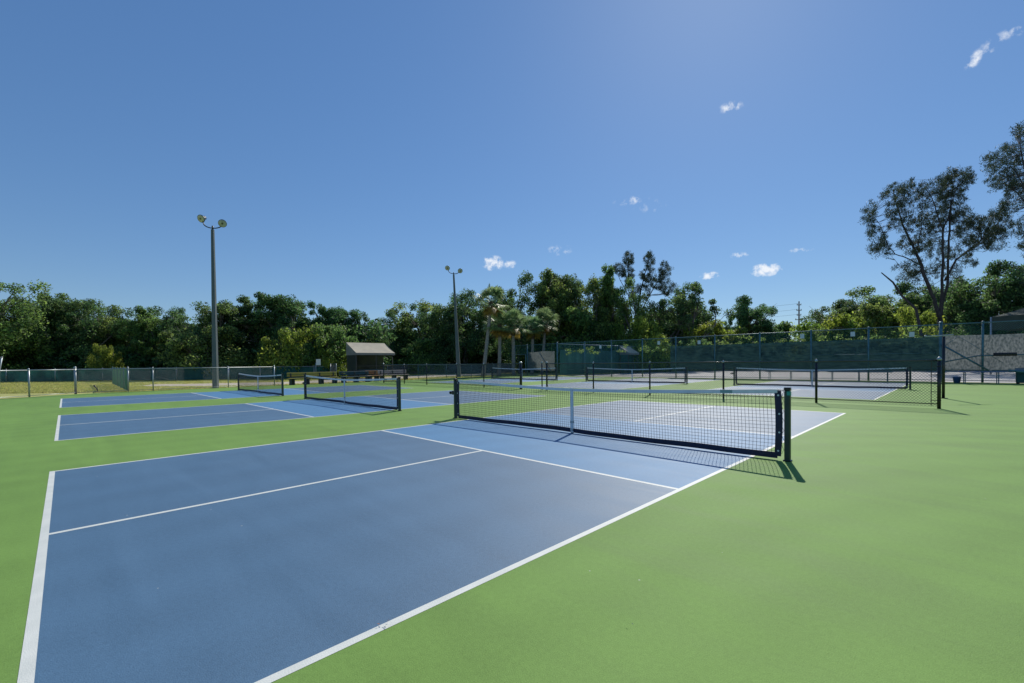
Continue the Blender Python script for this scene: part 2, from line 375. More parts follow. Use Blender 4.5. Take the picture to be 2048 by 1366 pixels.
for i in range(len(path_pts)):
    a = path_pts[i]; c = path_pts[(i+1) % len(path_pts)]
    for k in range(8):
        t = k/8; pp.append((a[0]*(1-t)+c[0]*t+rng.uniform(-.16, .16), a[1]*(1-t)+c[1]*t+rng.uniform(-.22, .22)))
struct('sandy_path', sheet(pp, -.030), M['sand'])
struct('mulch_strip', sheet([(26.75, -14), (27.6, -14), (27.6, -4.2), (26.75, -4.2)], -.02), M['mulch'])
# edging of bare soil where the left fence meets the court
struct('soil_strip', sheet([(-12.2, 21.5), (-8.85, 24.05), (-6.35, 26.02), (-4.2, 26.3), (-4.2, 26.6), (-6.5, 26.45), (-9.1, 24.6), (-12.4, 22.2)], -.03), M['mulch'])

# grass blades on the verge
nr = np.random.default_rng(5)
def blades(n, sampler, h=.07, w=.012):
    P = np.array([sampler() for _ in range(n)]); ang = nr.uniform(0, math.pi, n); hh = h*nr.uniform(.4, 1.5, n)
    dx = np.stack([np.cos(ang), np.sin(ang), 0*ang], 1)*w*nr.uniform(.6, 2., n)[:, None]
    lean = np.stack([nr.normal(0, .4, n), nr.normal(0, .4, n), np.ones(n)], 1)*hh[:, None]
    b0 = np.c_[P, np.full(n, -.035)]
    return np.stack([b0-dx, b0+dx, b0+lean+dx*.25, b0+lean-dx*.25], 1)
def inside(x, y):
    c = False
    for (x0, y0), (x1, y1) in zip(path_pts, path_pts[1:]+path_pts[:1]):
        if (y0 > y) != (y1 > y) and x < (x1-x0)*(y-y0)/(y1-y0)+x0: c = not c
    return c
def verge():
    while True:
        u = nr.uniform(-40, 1060); D = 24 + nr.random()**1.4*34
        x, y = spot(u, D)
        if inside(x, y): continue
        if y > 26.75-max(0, -6.2-x)*.85 and not (x > 26.7): return (x, y)
g = quads_obj('grass', blades(90000, verge, .055, .016), M['grass']); tag(g, 'dry yellowish grass verge between the low fences', 'grass', kind='stuff')

# ------------------------------------------------------------------ pickleball nets
def sag(y):  # height of the tape
    return .82 + .095*(abs(y)/3.3)**1.5
def net_wobble(y, z): return .008*math.sin(y*2.1+1)*(1-abs(y)/3.4) + .012*(1-z/.9)*math.sin(y*.9+.5)
def make_net():
    t = thing('pickleball_net', 'x', 'net', group='portable height pickleball nets on the courts')
    for s in (-1, 1):
        p = MB(); p.bevbox((-.033, s*3.45-.033, 0), (.033, s*3.45+.033, .90), .010); po = p.build('post', M['post_green'], t)
        c = MB(); c.bevbox((-.037, s*3.45-.037, .90), (.037, s*3.45+.037, .945), .010); c.build('cap', M['black'], po)
        c = MB(); c.bevbox((-.046, s*3.45-.046, 0), (.046, s*3.45+.046, .018), .006); c.build('foot_plate', M['black'], po)
        e = MB(); ys = []
        for k in range(9):
            z = .05+.85*k/8; bow = .03*math.sin(math.pi*k/8)*s
            ys.append((z, s*3.375+bow*.6, s*3.30+bow*.4))
        for a, c2 in zip(ys[:-1], ys[1:]):
            for sg in (-1, 1): pass
            e.add([(-.006, a[1], a[0]), (-.006, a[2], a[0]), (-.006, c2[2], c2[0]), (-.006, c2[1], c2[0]),
                   (.006, a[1], a[0]), (.006, a[2], a[0]), (.006, c2[2], c2[0]), (.006, c2[1], c2[0])],
                  [(0, 1, 2, 3), (7, 6, 5, 4), (0, 3, 7, 4), (1, 5, 6, 2)])
        eo = e.build('side_binding', M['vinyl'], t)
        for z, yy in ((.12, 3.345), (.36, 3.358), (.60, 3.358), (.84, 3.345)):
            g = MB(); g.lathe([(.012, 0), (.012, .004)], (-.011, s*yy, z), (1, 0, 0), 10); g.build('grommet', M['sign'], eo)
        l = MB(); L_ = []
        for k in range(7):
            z = .08+.125*k; L_ += [(.01, s*3.38, z), (.012*(-1)**k, s*3.40, z+.05), (.0, s*3.421, z+.04), (-.01, s*3.40, z+.08)]
        l.tube(L_, .0025, 4)
        l.build('lacing', M['cord'], t)
    mesh = MB(); sp = .046; r = .0025; ny = int(6.66/sp)
    for i in range(ny+1):
        y = -3.31+6.62*i/ny; zt = sag(y)-.02
        pts = [(net_wobble(y, z), y+.01*math.sin(z*5+y), z) for z in np.linspace(.06, zt, 6)]
        mesh.tube(pts, r, 4, False)
    for j in range(18):
        fz = j/18
        pts = []
        for y in np.linspace(-3.315, 3.315, 46):
            z = .07+fz*(sag(y)-.07); pts.append((net_wobble(y, z), y, z))
        mesh.tube(pts, r, 4, False)
    mesh.build('netting', M['cord'], t)
    def band(y0, y1, zf, h, th, n, sagx=0):
        b = MB(); ys = np.linspace(y0, y1, n); vs = []
        for y in ys:
            z = zf(y); x = net_wobble(y, z)+sagx*math.sin(y*3)
            vs += [(x-th, y, z-h), (x+th, y, z-h), (x+th*1.3, y, z), (x-th*1.3, y, z)]
        f = []
        for i in range(n-1):
            for k in range(4): f.append((i*4+k, i*4+(k+1) % 4, i*4+4+(k+1) % 4, i*4+4+k))
        f += [(3, 2, 1, 0), tuple(range(4*n-4, 4*n))]
        b.add(vs, f); return b
    hb = band(-3.335, 3.335, sag, .052, .006, 60).build('headband', M['tape'], t)
    pm = MB(); pm.box((-.0095, -2.78, sag(2.8)-.05), (-.0085, -2.62, sag(2.8)-.006)); pm.build('tape_patch', M['teal_tape'], hb)
    band(-3.335, 3.335, lambda y: .094 + .006*math.sin(y*1.7)+.003*math.sin(y*5), .078, .005, 60, .004).build('bottom_band', M['vinyl'], t)
    cb = MB(); cb.tube([(0, -3.44, .905)] + [(net_wobble(y, sag(y)), y, sag(y)-.004) for y in np.linspace(-3.25, 3.25, 24)] + [(0, 3.44, .905)], .004, 5); cb.build('cable', M['cord'], t)
    st = MB(); st.bevbox((-.014, -.027, .02), (.014, .027, sag(0)+.006), .004); so_ = st.build('centre_strap', M['tape'], t)
    bk = MB(); bk.box((-.018, -.030, .19), (.018, .030, .225)); bk.build('buckle', M['steel'], so_)
    bk = MB(); bk.box((-.018, -.030, .045), (.018, .030, .09)); bk.build('buckle', M['steel'], so_)
    bk = MB(); bk.lathe([(.03, 0), (.03, .006), (.012, .014), (.012, .03)], (0, 0, .008)); bk.build('anchor', M['steel'], t)
    cr = MB(); cr.bevbox((-.04, 3.482, .56), (.04, 3.56, .65), .015); cr.tube([(0, 3.56, .60), (0, 3.63, .60)], .022, 8)
    cr.lathe([(.035, 0), (.035, .03)], (0, 3.62, .60), (0, 1, 0), 10); cr.build('winch', M['black'], t)
    return t
net = make_net()
NETS = [(0, 0, 'largest net, nearest the camera, with a teal sticker on its near post'),
        (0, 9.42, 'net on the second left court, directly behind and left of the nearest net'),
        (0, 18.84, 'farthest net of the left column, before the tall light pole'),
        (18.25, 0, 'net behind the black fence at its right end, before the dark windscreen'),
        (18.25, 9.42, 'middle net of the three seen behind the black fence'),
        (18.25, 18.84, 'net behind the fence opening, in front of the palm trunks')]
for i, (x, y, lb) in enumerate(NETS):
    place(net, i > 0, (x, y, 0), 0, lb)
k = MB(); k.box((-.0365, -3.485, .845), (-.0335, -3.45, .895)); k.box((-.0365, -3.4865, .845), (.025, -3.4835, .895))
stk = k.build('post_sticker', M['sticker'], [c for c in kids(net) if c.name.startswith('post')][0]); stk['label'] = 'small teal sticker below the post cap'

# ------------------------------------------------------------------ fences
def chain(A, B, z0, z1, pitch, r, twist=0., seed=0):
    """chain-link: two families of slanted wires woven through each other"""
    A = np.array(A, float); B = np.array(B, float); L = np.linalg.norm(B-A); d = (B-A)/L; nrm = np.array([-d[1], d[0]])
    H = z1-z0; n = int((L+H)/pitch); rows = []
    k = np.arange(n)
    out = []
    for fam in (0, 1):
        s0 = -H + k*pitch
        a0 = np.maximum(s0, 0); a1 = np.minimum(s0+H, L)
        ok = a1 > a0+.01; a0, a1, s = a0[ok], a1[ok], s0[ok]
        za = z0+(a0-s); zb = z0+(a1-s)
        if fam: za, zb = z1+z0-za, z1+z0-zb
        off = (r*1.1) * (1 if fam else -1)
        P0 = np.stack([A[0]+d[0]*a0+nrm[0]*off, A[1]+d[1]*a0+nrm[1]*off, za], 1)
        P1 = np.stack([A[0]+d[0]*a1+nrm[0]*off, A[1]+d[1]*a1+nrm[1]*off, zb], 1)
        dirv = (P1-P0); dirv /= np.linalg.norm(dirv, axis=1)[:, None]
        nv = np.array([nrm[0], nrm[1], 0]); w = np.cross(dirv, nv)
        c = [P0+nv*r, P0+w*r, P0-nv*r, P0-w*r]; e = [P1+nv*r, P1+w*r, P1-nv*r, P1-w*r]
        for i in range(4):
            j = (i+1) % 4; out.append(np.stack([c[i], c[j], e[j], e[i]], 1))
    if twist:   # knuckled ends standing above the rail
        m = int(L/pitch); t = (np.arange(m)+.5)*pitch
        for sgn in (-1, 1):
            x = np.stack([A[0]+d[0]*t, A[1]+d[1]*t, np.full(m, z1-.01)], 1); dd = np.array([d[0], d[1], 0])*.012*sgn
            up = np.array([0, 0, twist]); out.append(np.stack([x-dd-up*0+[.0, 0, 0], x-dd*.4+up*0, x+dd+up, x+dd*1.6+up], 1))
    return np.concatenate(out)
def post_mb(x, y, h, r, cap=True, z0=-.02):
    m = MB(); m.tube([(x, y, z0), (x, y, h)], r, 10)
    return m
def capm(x, y, h, r):
    c = MB(); c.lathe([(r*1.25, -.03), (r*1.25, .0), (r*1.05, .025), (r*.5, .05), (r*.2, .056)], (x, y, h), n=10); return c
def fence(name, label, pts, posts, h, r_post, mp, mw, pitch, rw, rail=True, bottom=.06, midrail=None, group=None, caps=None, rail_r=.02, twist=0., meshz=None, z_low=.04):
    t = thing(name, label, 'fence', group=group)
    for (x, y, rr, hh) in posts:
        o = post_mb(x, y, hh, rr).build('post', mp, t, True)
        capm(x, y, hh, rr).build('post_cap', caps or mp, o, True)
    mz = meshz or (z_low, h+(.0 if rail else .02))
    V = [chain(a, b_, mz[0], mz[1], pitch, rw, twist) for a, b_ in zip(pts[:-1], pts[1:])]
    quads_obj('chain_link', np.concatenate(V), mw, t)
    def rl(nm, z, rr, rm=None):
        m = MB()
        for a, b_ in zip(pts[:-1], pts[1:]): m.tube([(a[0], a[1], z), (b_[0], b_[1], z)], rr, 8)
        m.build(nm, rm or mp, t, True)
    if rail: rl('top_rail', h-(.03 if mp is not M['black'] else .012), rail_r, M['rail_black'] if mp is M['black'] else None)
    if bottom: rl('bottom_rail', bottom, rail_r*.55)
    if midrail: rl('middle_rail', midrail, rail_r*.8)
    return t
FX = 9.3
fence('chain_link_fence', 'waist high black chain link fence right of its opening, crossing in front of three nets',
      [(FX, -4.58), (FX, 8.7)], [(FX, -4.58, .040, 1.27), (FX, -1.93, .033, 1.25), (FX, .73, .030, 1.25), (FX, 3.44, .030, 1.25), (FX, 6.03, .030, 1.25), (FX, 8.62, .040, 1.29), (FX, 8.92, .03, 1.29)],
      1.25, .033, M['black'], M['wire_black'], .072, .0034, bottom=.12, group='low black court divider fences', caps=M['steel'], twist=.022, rail_r=.022)
fence('chain_link_fence', 'waist high black chain link fence left of its opening, ending behind the benches',
      [(FX, 10.3), (FX, 23.7)], [(FX, 10.3, .065, 1.30), (FX, 13.05, .030, 1.26), (FX, 15.4, .030, 1.26), (FX, 18.4, .030, 1.26), (FX, 21.0, .030, 1.26), (FX, 23.7, .040, 1.33)],
      1.26, .033, M['black'], M['wire_black'], .072, .0034, bottom=.12, group='low black court divider fences', caps=M['steel'], twist=.022, rail_r=.022)
# tension bar and bands on the near end post
endf = [o for o in bpy.data.objects if o.name == 'chain_link_fence'][0]
m = MB(); m.box((FX-.004, -4.44, .06), (FX+.004, -4.425, 1.24))
for z in (.2, .42, .64, .86, 1.08): m.lathe([(.045, 0), (.045, .014)], (FX, -4.58, z), n=10); m.box((FX-.006, -4.54, z), (FX+.006, -4.42, z+.014))
m.build('tension_bar', M['black'], endf)

LG = [(-14.5, 19.6), (-9.6, 23.35), (-7.72, 24.75), (-6.2, 26.2)]
fence('chain_link_fence', 'low galvanised fence at the far left, angling toward the camera beside the leaning post',
      LG, [(-11.6, 21.85, .03, 1.24), (-9.6, 23.35, .03, 1.24), (-7.72, 24.75, .033, 1.25)], 1.24, .03, M['steel'], M['wire_grey'], .072, .0012,
      group='low galvanised boundary fences', rail_r=.022)
fence('chain_link_fence', 'low galvanised fence running behind the left courts past the tall light pole',
      [(-6.2, 26.3), (3.06, 26.5)], [(-6.2, 26.3, .05, 1.31), (-4.18, 26.35, .035, 1.27), (-3.14, 26.37, .03, 1.24), (-.1+.55, 26.42, .028, 1.24), (3.06, 26.5, .033, 1.27)],
      1.24, .03, M['steel'], M['wire_grey'], .072, .0011, group='low galvanised boundary fences', rail_r=.022)
fence('chain_link_fence', 'short teal fence seen nearly end on, running back from the left court fence',
      [(-4.18, 26.5), (-3.95, 41.5)], [(-4.15, 29.2, .03, 1.25), (-4.1, 32.2, .03, 1.25), (-4.06, 35.2, .03, 1.25), (-4.0, 38.3, .03, 1.25), (-3.95, 41.5, .035, 1.3)],
      1.24, .03, M['steel_teal'], M['wire_teal'], .06, .004, group='low galvanised boundary fences', rail_r=.022)

def screen(A, B, z0, z1, m, parent, amp=.04, nx=None, nz=8, seed=0, ragged=0.):
    A = np.array(A, float); B = np.array(B, float); L = np.linalg.norm(B-A); d = (B-A)/L; nv = np.array([-d[1], d[0]])
    nx = nx or int(L*4); rg = np.random.default_rng(seed); ph = rg.uniform(0, 6, 8); vs = []
    for i in range(nx+1):
        s = L*i/nx
        top = z1 + ragged*(math.sin(s*1.1+ph[4])*.6+math.sin(s*2.7+ph[5])*.4)
        for j in range(nz+1):
            z = z0+(top-z0)*j/nz
            o = amp*(math.sin(s*2.2+ph[0]+z)+.6*math.sin(s*5.1+ph[1]-2*z)+.5*math.sin(z*6+ph[2]+s)) + .006
            vs.append((A[0]+d[0]*s+nv[0]*o, A[1]+d[1]*s+nv[1]*o, z))
    f = [(i*(nz+1)+j, (i+1)*(nz+1)+j, (i+1)*(nz+1)+j+1, i*(nz+1)+j+1) for i in range(nx) for j in range(nz)]
    b = MB(); b.add(vs, f); return b.build('windscreen', m, parent, True)

# far low boundary fence with teal screen, before the woods
FP = [spot(-60, 42.5), spot(0, 43.2), spot(353, 42.6), spot(640, 44), spot(690, 45.5)]
pl = []
for u, D in ((12, 43.1), (110, 43), (205, 42.9), (300, 42.7), (353, 42.6), (458, 43), (520, 43.3), (628, 43.9), (660, 44.4), (690, 45.5)):
    x, y = spot(u, D); pl.append((x, y, .035, 1.22))
ft = fence('chain_link_fence', 'far low fence with teal screen, at the foot of the woods on the left',
      FP, pl, 1.2, .03, M['steel'], M['wire_teal'], .12, .0015, bottom=None, group='far boundary fences at the edge of the woods', rail_r=.028)
for a, b_, sd_ in zip(FP[:-1], FP[1:], range(9)): screen(a, b_, .05, 1.12, M['screen_far'], ft, .03, seed=sd_, ragged=.03)
FP2 = [spot(775, 55), spot(860, 57.5), spot(1030, 58)]
pl = [(*spot(u, D), .035, 1.22) for u, D in ((775, 55), (808, 56), (845, 57), (890, 57.6), (935, 57.8), (985, 58), (1030, 58))]
ft = fence('chain_link_fence', 'far low fence with mottled grey screen, behind the second light pole and palms',
      FP2, pl, 1.2, .03, M['steel'], M['wire_grey'], .12, .003, bottom=None, group='far boundary fences at the edge of the woods', rail_r=.028)
for a, b_, sd_ in zip(FP2[:-1], FP2[1:], range(9)): screen(a, b_, .0, 1.14, M['screen_stone'], ft, .03, seed=sd_+20)
# thin fence along the head of the right-hand courts
fence('chain_link_fence', 'thin see-through low fence between the far court end and the palm trunks',
      [(14.4, 27.2), (26.9, 28.3)], [(14.4+3.1*i, 27.2+.27*i, .024, 1.2) for i in range(5)], 1.2, .03, M['steel_teal'], M['wire_teal'], .10, .0022,
      bottom=.08, rail_r=.014, group='low galvanised boundary fences')

# tall fence with windscreens
TX = 27.0
tp = [(-14.2, .05), (-11, .05), (-7.4, .05), (-5.68, .05), (-4.11, .075), (-1.04, .05), (1.83, .05), (4.79, .05), (7.78, .05), (10.72, .05), (13.57, .045), (16.52, .045), (19.32, .045), (22.55, .07), (26.51, .06), (28.31, .06)]
tall = thing('tall_chain_link_fence', 'tall teal framed fence carrying dark windscreens along the far side of the right courts', 'fence')
for y, rr in tp:
    h = 3.12 if rr < .07 else 3.2
    o = post_mb(TX, y, h, rr).build('post', M['steel_teal'], tall, True); capm(TX, y, h, rr).build('post_cap', M['steel_teal'], o, True)
quads_obj('chain_link', np.concatenate([chain((TX, -18), (TX, 26.67), 2.3, 3.08, .10, .0022), chain((TX, 10.9), (TX, 26.6), .06, 2.3, .10, .0022), chain((TX, -18), (TX, 10.9), .06, .75, .10, .0022)]), M['wire_teal'], tall)
for nm, z, rr, a, c in (('top_rail', 3.09, .028, -18, 28.48), ('bottom_rail', .10, .018, -18, 26.67), ('middle_rail', .60, .016, -18, 22.7)):
    m = MB(); m.tube([(TX, a, z), (TX, c, z)], rr, 8); m.build(nm, M['steel_teal'], tall, True)
m = MB(); m.tube([(TX, -3.9, 1.56), (TX, 1.9, 1.56)], .016, 6); m.build('middle_rail', M['steel_teal'], tall, True)
for i, (a, c) in enumerate(((-4.05, -1.08), (-1.0, 1.79), (1.87, 4.75), (4.83, 7.74), (7.82, 11.2))):
    screen((TX+.06, a), (TX+.06, c), .66+.02*(i % 2), 2.44, M['screen_dark'], tall, .02, seed=40+i)
screen((TX+.06, -7.3), (TX+.06, -4.2), .66, 2.46, M['screen_grey'], tall, .03, seed=51, ragged=.02)['label'] = 'pale grey weathered windscreen behind the braces'
screen((TX+.06, -17.5), (TX+.06, -7.5), .62, 2.46, M['screen_grey'], tall, .03, seed=52, ragged=.05)
screen((TX+.06, 22.9), (TX+.06, 26.5), .5, 2.36, M['screen_grey'], tall, .03, seed=53, ragged=.05)
for pts_, r_ in (([(TX-.10, -4.1, 2.05), (TX-.10, -5.9, .62)], .045), ([(TX-.05, -4.8, 2.42), (TX-.05, -6.4, 1.0)], .012),
                 ([(TX-.12, -4.15, 1.05), (TX-.12, -5.5, 1.38), (TX-.12, -7.4, 1.42), (TX-.12, -16, 1.42)], .032), ([(TX-.05, -4.1, 1.75), (TX-.05, -4.75, 2.4)], .014)):
    br = MB(); br.tube(pts_, r_, 8); br.build('brace', M['steel_teal'], tall, True)
pd = MB(); pd.tube([(TX-.14, -6.05, 1.44), (TX-.14, -6.85, 1.44)], .09, 8); pd.build('rail_pad', M['black'], tall, True)
gd = MB(); gd.tube([(TX, 26.75, .1), (TX, 26.75, 2.15), (TX, 28.4, 2.15), (TX, 28.4, .1)], .03, 8); gd.build('gate_frame', M['steel_light'], tall, True)
gm = quads_obj('gate_mesh', np.concatenate([chain((TX, 26.7), (TX, 28.45), 2.2, 3.06, .1, .003)]), M['wire_teal'], tall)
pb = MB(); pb.tube([(TX-.1, 23.0, .1), (TX-.1, 24.7, 2.2)], .04, 8); pb.build('brace', M['steel_teal'], tall, True)
for i, (y, z) in enumerate(((8.9, 2.66), (5.0-2.7, 2.78), (-.3, 2.78), (-2.95, 2.62), (12.1, 2.75), (17.6, 2.6))):
    sgn = MB(); sgn.bevbox((TX-.07, y-.11, z-.14), (TX-.055, y+.11, z+.14), .004); o = sgn.build('sign_plate', M['sign'], tall)

cross = thing('tall_chain_link_fence', 'second tall fence with faded teal windscreen, receding behind the tall corner post', 'fence')
for i in range(8):
    x = 31.2+3.15*i; o = post_mb(x, 22.5, 3.1, .045).build('post', M['steel_teal'], cross, True); capm(x, 22.5, 3.1, .045).build('post_cap', M['steel_teal'], o, True)
m = MB(); m.tube([(27.1, 22.5, 3.07), (53.3, 22.5, 3.07)], .035, 8); m.build('top_rail', M['steel'], cross, True)
quads_obj('chain_link', chain((27.1, 22.5), (53.3, 22.5), 2.3, 3.07, .12, .003), M['wire_teal'], cross)
screen((27.2, 22.4), (53.2, 22.4), .08, 2.5, M['screen_teal'], cross, .04, seed=61, ragged=.05)

# black T-shaped post beside the low fence end
tpx, tpy = spot(1887, 14.4)
t = thing('tee_post', 'tall black post with a light crossbar, right behind the end of the low black fence', 'post', (tpx, tpy, 0), YAW-math.pi/2)
m = MB(); m.tube([(0, 0, 0), (0, 0, 1.98)], .042, 8); m.build('upright', M['black'], t, True)
m = MB(); m.tube([(-.58, .0, 1.985), (.3, 0, 2.03)], .022, 8); m.lathe([(.03, 0), (.035, .03), (.02, .06)], (-.58, 0, 1.97)); m.build('crossbar', M['steel'], t, True)
m = MB(); m.lathe([(.11, 0), (.11, .012)], (0, 0, 0)); m.build('foot_plate', M['black'], t)

# ------------------------------------------------------------------ light poles
def floodlight(parent, c, aim, arm_end):
    aim = np.array(aim, float); aim /= np.linalg.norm(aim); c = np.array(c, float)
    m = MB(); m.lathe([(.08, -.32), (.115, -.27), (.125, -.14), (.20, -.05), (.232, .02), (.232, .045)], c, aim, 20); h = m.build('lamp_head', M['lamp_shell'], parent, True)
    m = MB(); m.lathe([(.215, .047), (.21, .06), (.145, .077), (.06, .084)], c, aim, 20); m.build('lens', M['lamp_glass'], h, True)
    m = MB(); m.lathe([(.06, .086), (.05, .094), (.02, .098)], c, aim, 12); m.build('bulb', M['lamp_core'], h, True)
    m = MB(); m.tube([arm_end, c-aim*.10], .035, 8); m.build('bracket', M['lamp_shell'], h, True)
def light_pole(label, x, y, H, base, lean, rot=0.):
    t = thing('light_pole', label, 'light pole', (x, y, 0), YAW-math.pi/2+rot, 'tall concrete court light poles')
    m = MB()
    n = 14; vs = []
    for i in range(n+1):
        z = H*i/n; r = base*(1-i/n)+.075*(i/n); cx = lean*(z/H)
        vs += [(cx-r, -r, z), (cx+r, -r, z), (cx+r, r, z), (cx-r, r, z)]
        # chamfered square section
    out = MB(); vv = []
    for i in range(n+1):
        z = H*i/n-.05*(i == 0); r = base*(1-i/n)+.075*(i/n); cx = lean*(z/H); k = r*.72
        for (a, b_) in ((-k, -r), (k, -r), (r, -k), (r, k), (k, r), (-k, r), (-r, k), (-r, -k)): vv.append((cx+a, b_, z))
    f = [(i*8+k, i*8+(k+1) % 8, (i+1)*8+(k+1) % 8, (i+1)*8+k) for i in range(n) for k in range(8)]; f.append(tuple(range(n*8, n*8+8)))
    out.add(vv, f); out.build('pole', M['concrete'], t)
    m = MB(); m.tube([(lean, 0, H-.02), (lean, 0, H+.22)], .05, 8); m.build('tenon', M['lamp_shell'], t, True)
    m = MB(); L = []
    for k in range(15):
        a = math.pi*(k/14); L.append((lean-.50*math.cos(a)+.03, -.12*math.cos(a), H+.42-.34*math.sin(a)**.8))
    L[0] = (L[0][0]-.04, L[0][1], H+.50); m.tube(L, .032, 8); m.build('lamp_arm', M['lamp_shell'], t, True)
    floodlight(t, (lean-.56, -.14, H+.62), (-.12, -.85, -.42), L[0])
    floodlight(t, (lean+.62, -.02, H+.36), (.30, -.85, -.38), L[-1])
    return t
light_pole('tall concrete light pole behind the left courts, nearer and taller looking of the two', -.12, 26.85, 9.5, .14, .04)
x2, y2 = spot(917.5, 43)
light_pole('concrete light pole farther off beside the palms, in the middle of the view', x2, y2, 9.75, .19, -.36)

# ------------------------------------------------------------------ benches
def bench(name, label, x0, x1, y, seat_m, leg_m, nleg, back=True, z_seat=.45, backh=.82, y_=0, group='benches along the court edge', rot=0., thin=False):
    L = x1-x0; t = thing(name, label, 'bench', ((x0+x1)/2, y, 0), rot, group)
    b = MB()
    for k in range(3): b.bevbox((-L/2, -.22+k*.15, z_seat-.045), (L/2, -.085+k*.15, z_seat), .01)
    b.build('seat', seat_m, t)
    if back:
        b = MB()
        for k in range(2): b.bevbox((-L/2, .235+.02*k, z_seat+.10+k*.14), (L/2, .275+.02*k, z_seat+.22+k*.14), .01)
        b.build('backrest', seat_m, t)
    for i in range(nleg):
        x = -L/2+.22+(L-.44)*i/(nleg-1)
        if thin:
            b = MB(); b.tube([(x, -.16, 0), (x, -.16, z_seat-.05), (x, .15, z_seat-.05), (x, .15, 0)], .02, 6); b.build('leg', leg_m, t); continue
        for q in (-.13, .05):
            b = MB(); b.bevbox((x+q, -.19, -.03), (x+q+.08, .17, z_seat-.05), .015); b.build('leg', leg_m, t)
        if back:
            b = MB(); b.bevbox((x-.04, .172, .2), (x+.04, .232, backh-.05), .01); b.build('back_support', leg_m, t)
    return t
bench('park_bench', 'long yellow slatted bench behind the middle left net', 3.85, 7.15, 26.3, M['yellow'], M['leg_dark'], 4)
bench('park_bench', 'low dark teal bench in front of the canvas shelter', 7.45, 9.75, 26.5, M['teal_wood'], M['leg_dark'], 3, backh=.8)
bench('park_bench', 'orange brown wooden bench right of the dark teal bench', 9.95, 11.0, 27.5, M['brown'], M['leg_dark'], 2)
bench('park_bench', 'faded pinkish bench behind the corner of the low black fence', 11.3, 13.9, 28.0, M['pink'], M['leg_dark'], 3)
bench('park_bench', 'dark bench under the canvas shelter', *(lambda p: (p[0]-1.2, p[0]+1.2, p[1]))(spot(738, 43.0)), M['teal_wood'], M['leg_dark'], 2, rot=-.5)
# tennis side benches without backs
bench('player_bench', 'backless bench against the windscreen fence, seen left of the right net strap', 1.3, 4.2, 0, M['steel_teal'], M['steel_teal'], 3, back=False, thin=True, z_seat=.56, group='backless benches by the tall fence').location = (26.2, 2.75, 0)
bb = [o for o in bpy.data.objects if o.name.startswith('player_bench')][0]; bb.rotation_euler = (0, 0, math.pi/2)
o = bench('player_bench', 'backless bench against the windscreen fence, behind the right half of the right net', -3., 0., 0, M['steel_teal'], M['steel_teal'], 3, back=False, thin=True, z_seat=.56, group='backless benches by the tall fence'); o.location = (26.2, -.7, 0); o.rotation_euler = (0, 0, math.pi/2)
o = bench('player_bench', 'blue topped bench standing right of the tall teal corner post', -.8, .8, 0, M['blue_plastic'], M['steel_teal'], 2, back=False, thin=True, z_seat=.60, group='backless benches by the tall fence'); o.location = (25.6, -5.6, 0); o.rotation_euler = (0, 0, R(100))
# blue bag bundle
t = MB(); t.tube([(25.4, -6.5, .66), (25.45, -7.0, .60), (25.5, -7.4, .58), (25.5, -8.0, .66)], [.05, .07, .08, .04], 8)
tag(t.build('rolled_tarp', M['steel_teal'], None, True), 'limp teal tarp roll sagging beside the blue topped bench at the right edge', 'tarp')
o = MB()
for z in (0.,): pass
t = thing('bucket', 'small blue bucket on the ground just right of the tee post', 'bucket', (25.9, -4.75, 0))
m = MB(); m.lathe([(.12, .0), (.16, .30), (.17, .31), (.155, .31), (.115, .02)], n=16); m.build('pail', M['blue_plastic'], t, True)
m = MB(); m.tube([(-.15*math.cos(a), 0, .30+.16*math.sin(a)) for a in np.linspace(0, math.pi, 12)], .006, 5); m.build('handle', M['steel'], t, True)
t = thing('storage_bin', 'teal bin with slanted lid under the grey canopy at the right edge', 'bin', (26.0, -7.1, 0))
m = MB(); m.bevbox((-.28, -.32, .06), (.28, .32, .62), .03); m.build('body', M['screen_teal'], t)
m = MB(); m.add([(-.31, -.35, .625), (.31, -.35, .625), (.31, .35, .625), (-.31, .35, .625), (-.31, -.35, .66), (.31, -.35, .76), (.31, .35, .76), (-.31, .35, .66)], [(0, 3, 2, 1), (4, 5, 6, 7), (0, 1, 5, 4), (1, 2, 6, 5), (2, 3, 7, 6), (3, 0, 4, 7)]); m.build('lid', M['steel_teal'], t)
for a in (-.22, .22):
    for c in (-.26, .26): m = MB(); m.tube([(a, c, .0), (a, c, .08)], .05, 8); m.build('foot', M['black'], t)
# left edge bench and leaning post
t = thing('park_bench', 'pale blue topped bench cut off by the left edge', 'bench', (-10.2, 27.2, 0), R(-28), 'benches along the court edge')
m = MB(); m.bevbox((-1.2, -.2, .40), (1.2, .2, .47), .02); m.build('seat', M['bench_white'], t)
for s in (-1, 1):
    m = MB(); m.bevbox((s*.9-.04, -.15, -.03), (s*.9+.04, .15, .40), .01); m.build('leg', M['leg_dark'], t)
t = thing('leaning_post', 'pale leaning post at the left edge, rising above the low fence', 'post', (*spot(-4, 26), 0), 0)
m = MB(); q = np.array([RT[0], RT[1]])
m.tube([(0, 0, -.03), (.02*q[0], .02*q[1], 1.0), (.22*q[0], .22*q[1], 1.95)], [.055, .055, .05], 8); m.build('upright', M['steel'], t, True)
m = MB(); m.lathe([(.06, 0), (.06, .03), (.02, .05)], (.22*q[0], .22*q[1], 1.94)); m.build('post_cap', M['steel'], t, True)
t = thing('sprinkler_stake', 'short dark crooked stake in the grass behind the left fence', 'stake', (*spot(192, 24.6), 0))
m = MB(); m.tube([(.04, 0, -.03), (.02, .01, .12), (-.05, .02, .24), (-.09, .02, .30)], [.035, .03, .03, .05], 7); m.build('stake', M['black'], t, True)
m = MB(); m.lathe([(.05, 0), (.06, .03), (.03, .05)], (-.09, .02, .29)); m.build('head', M['black'], t, True)

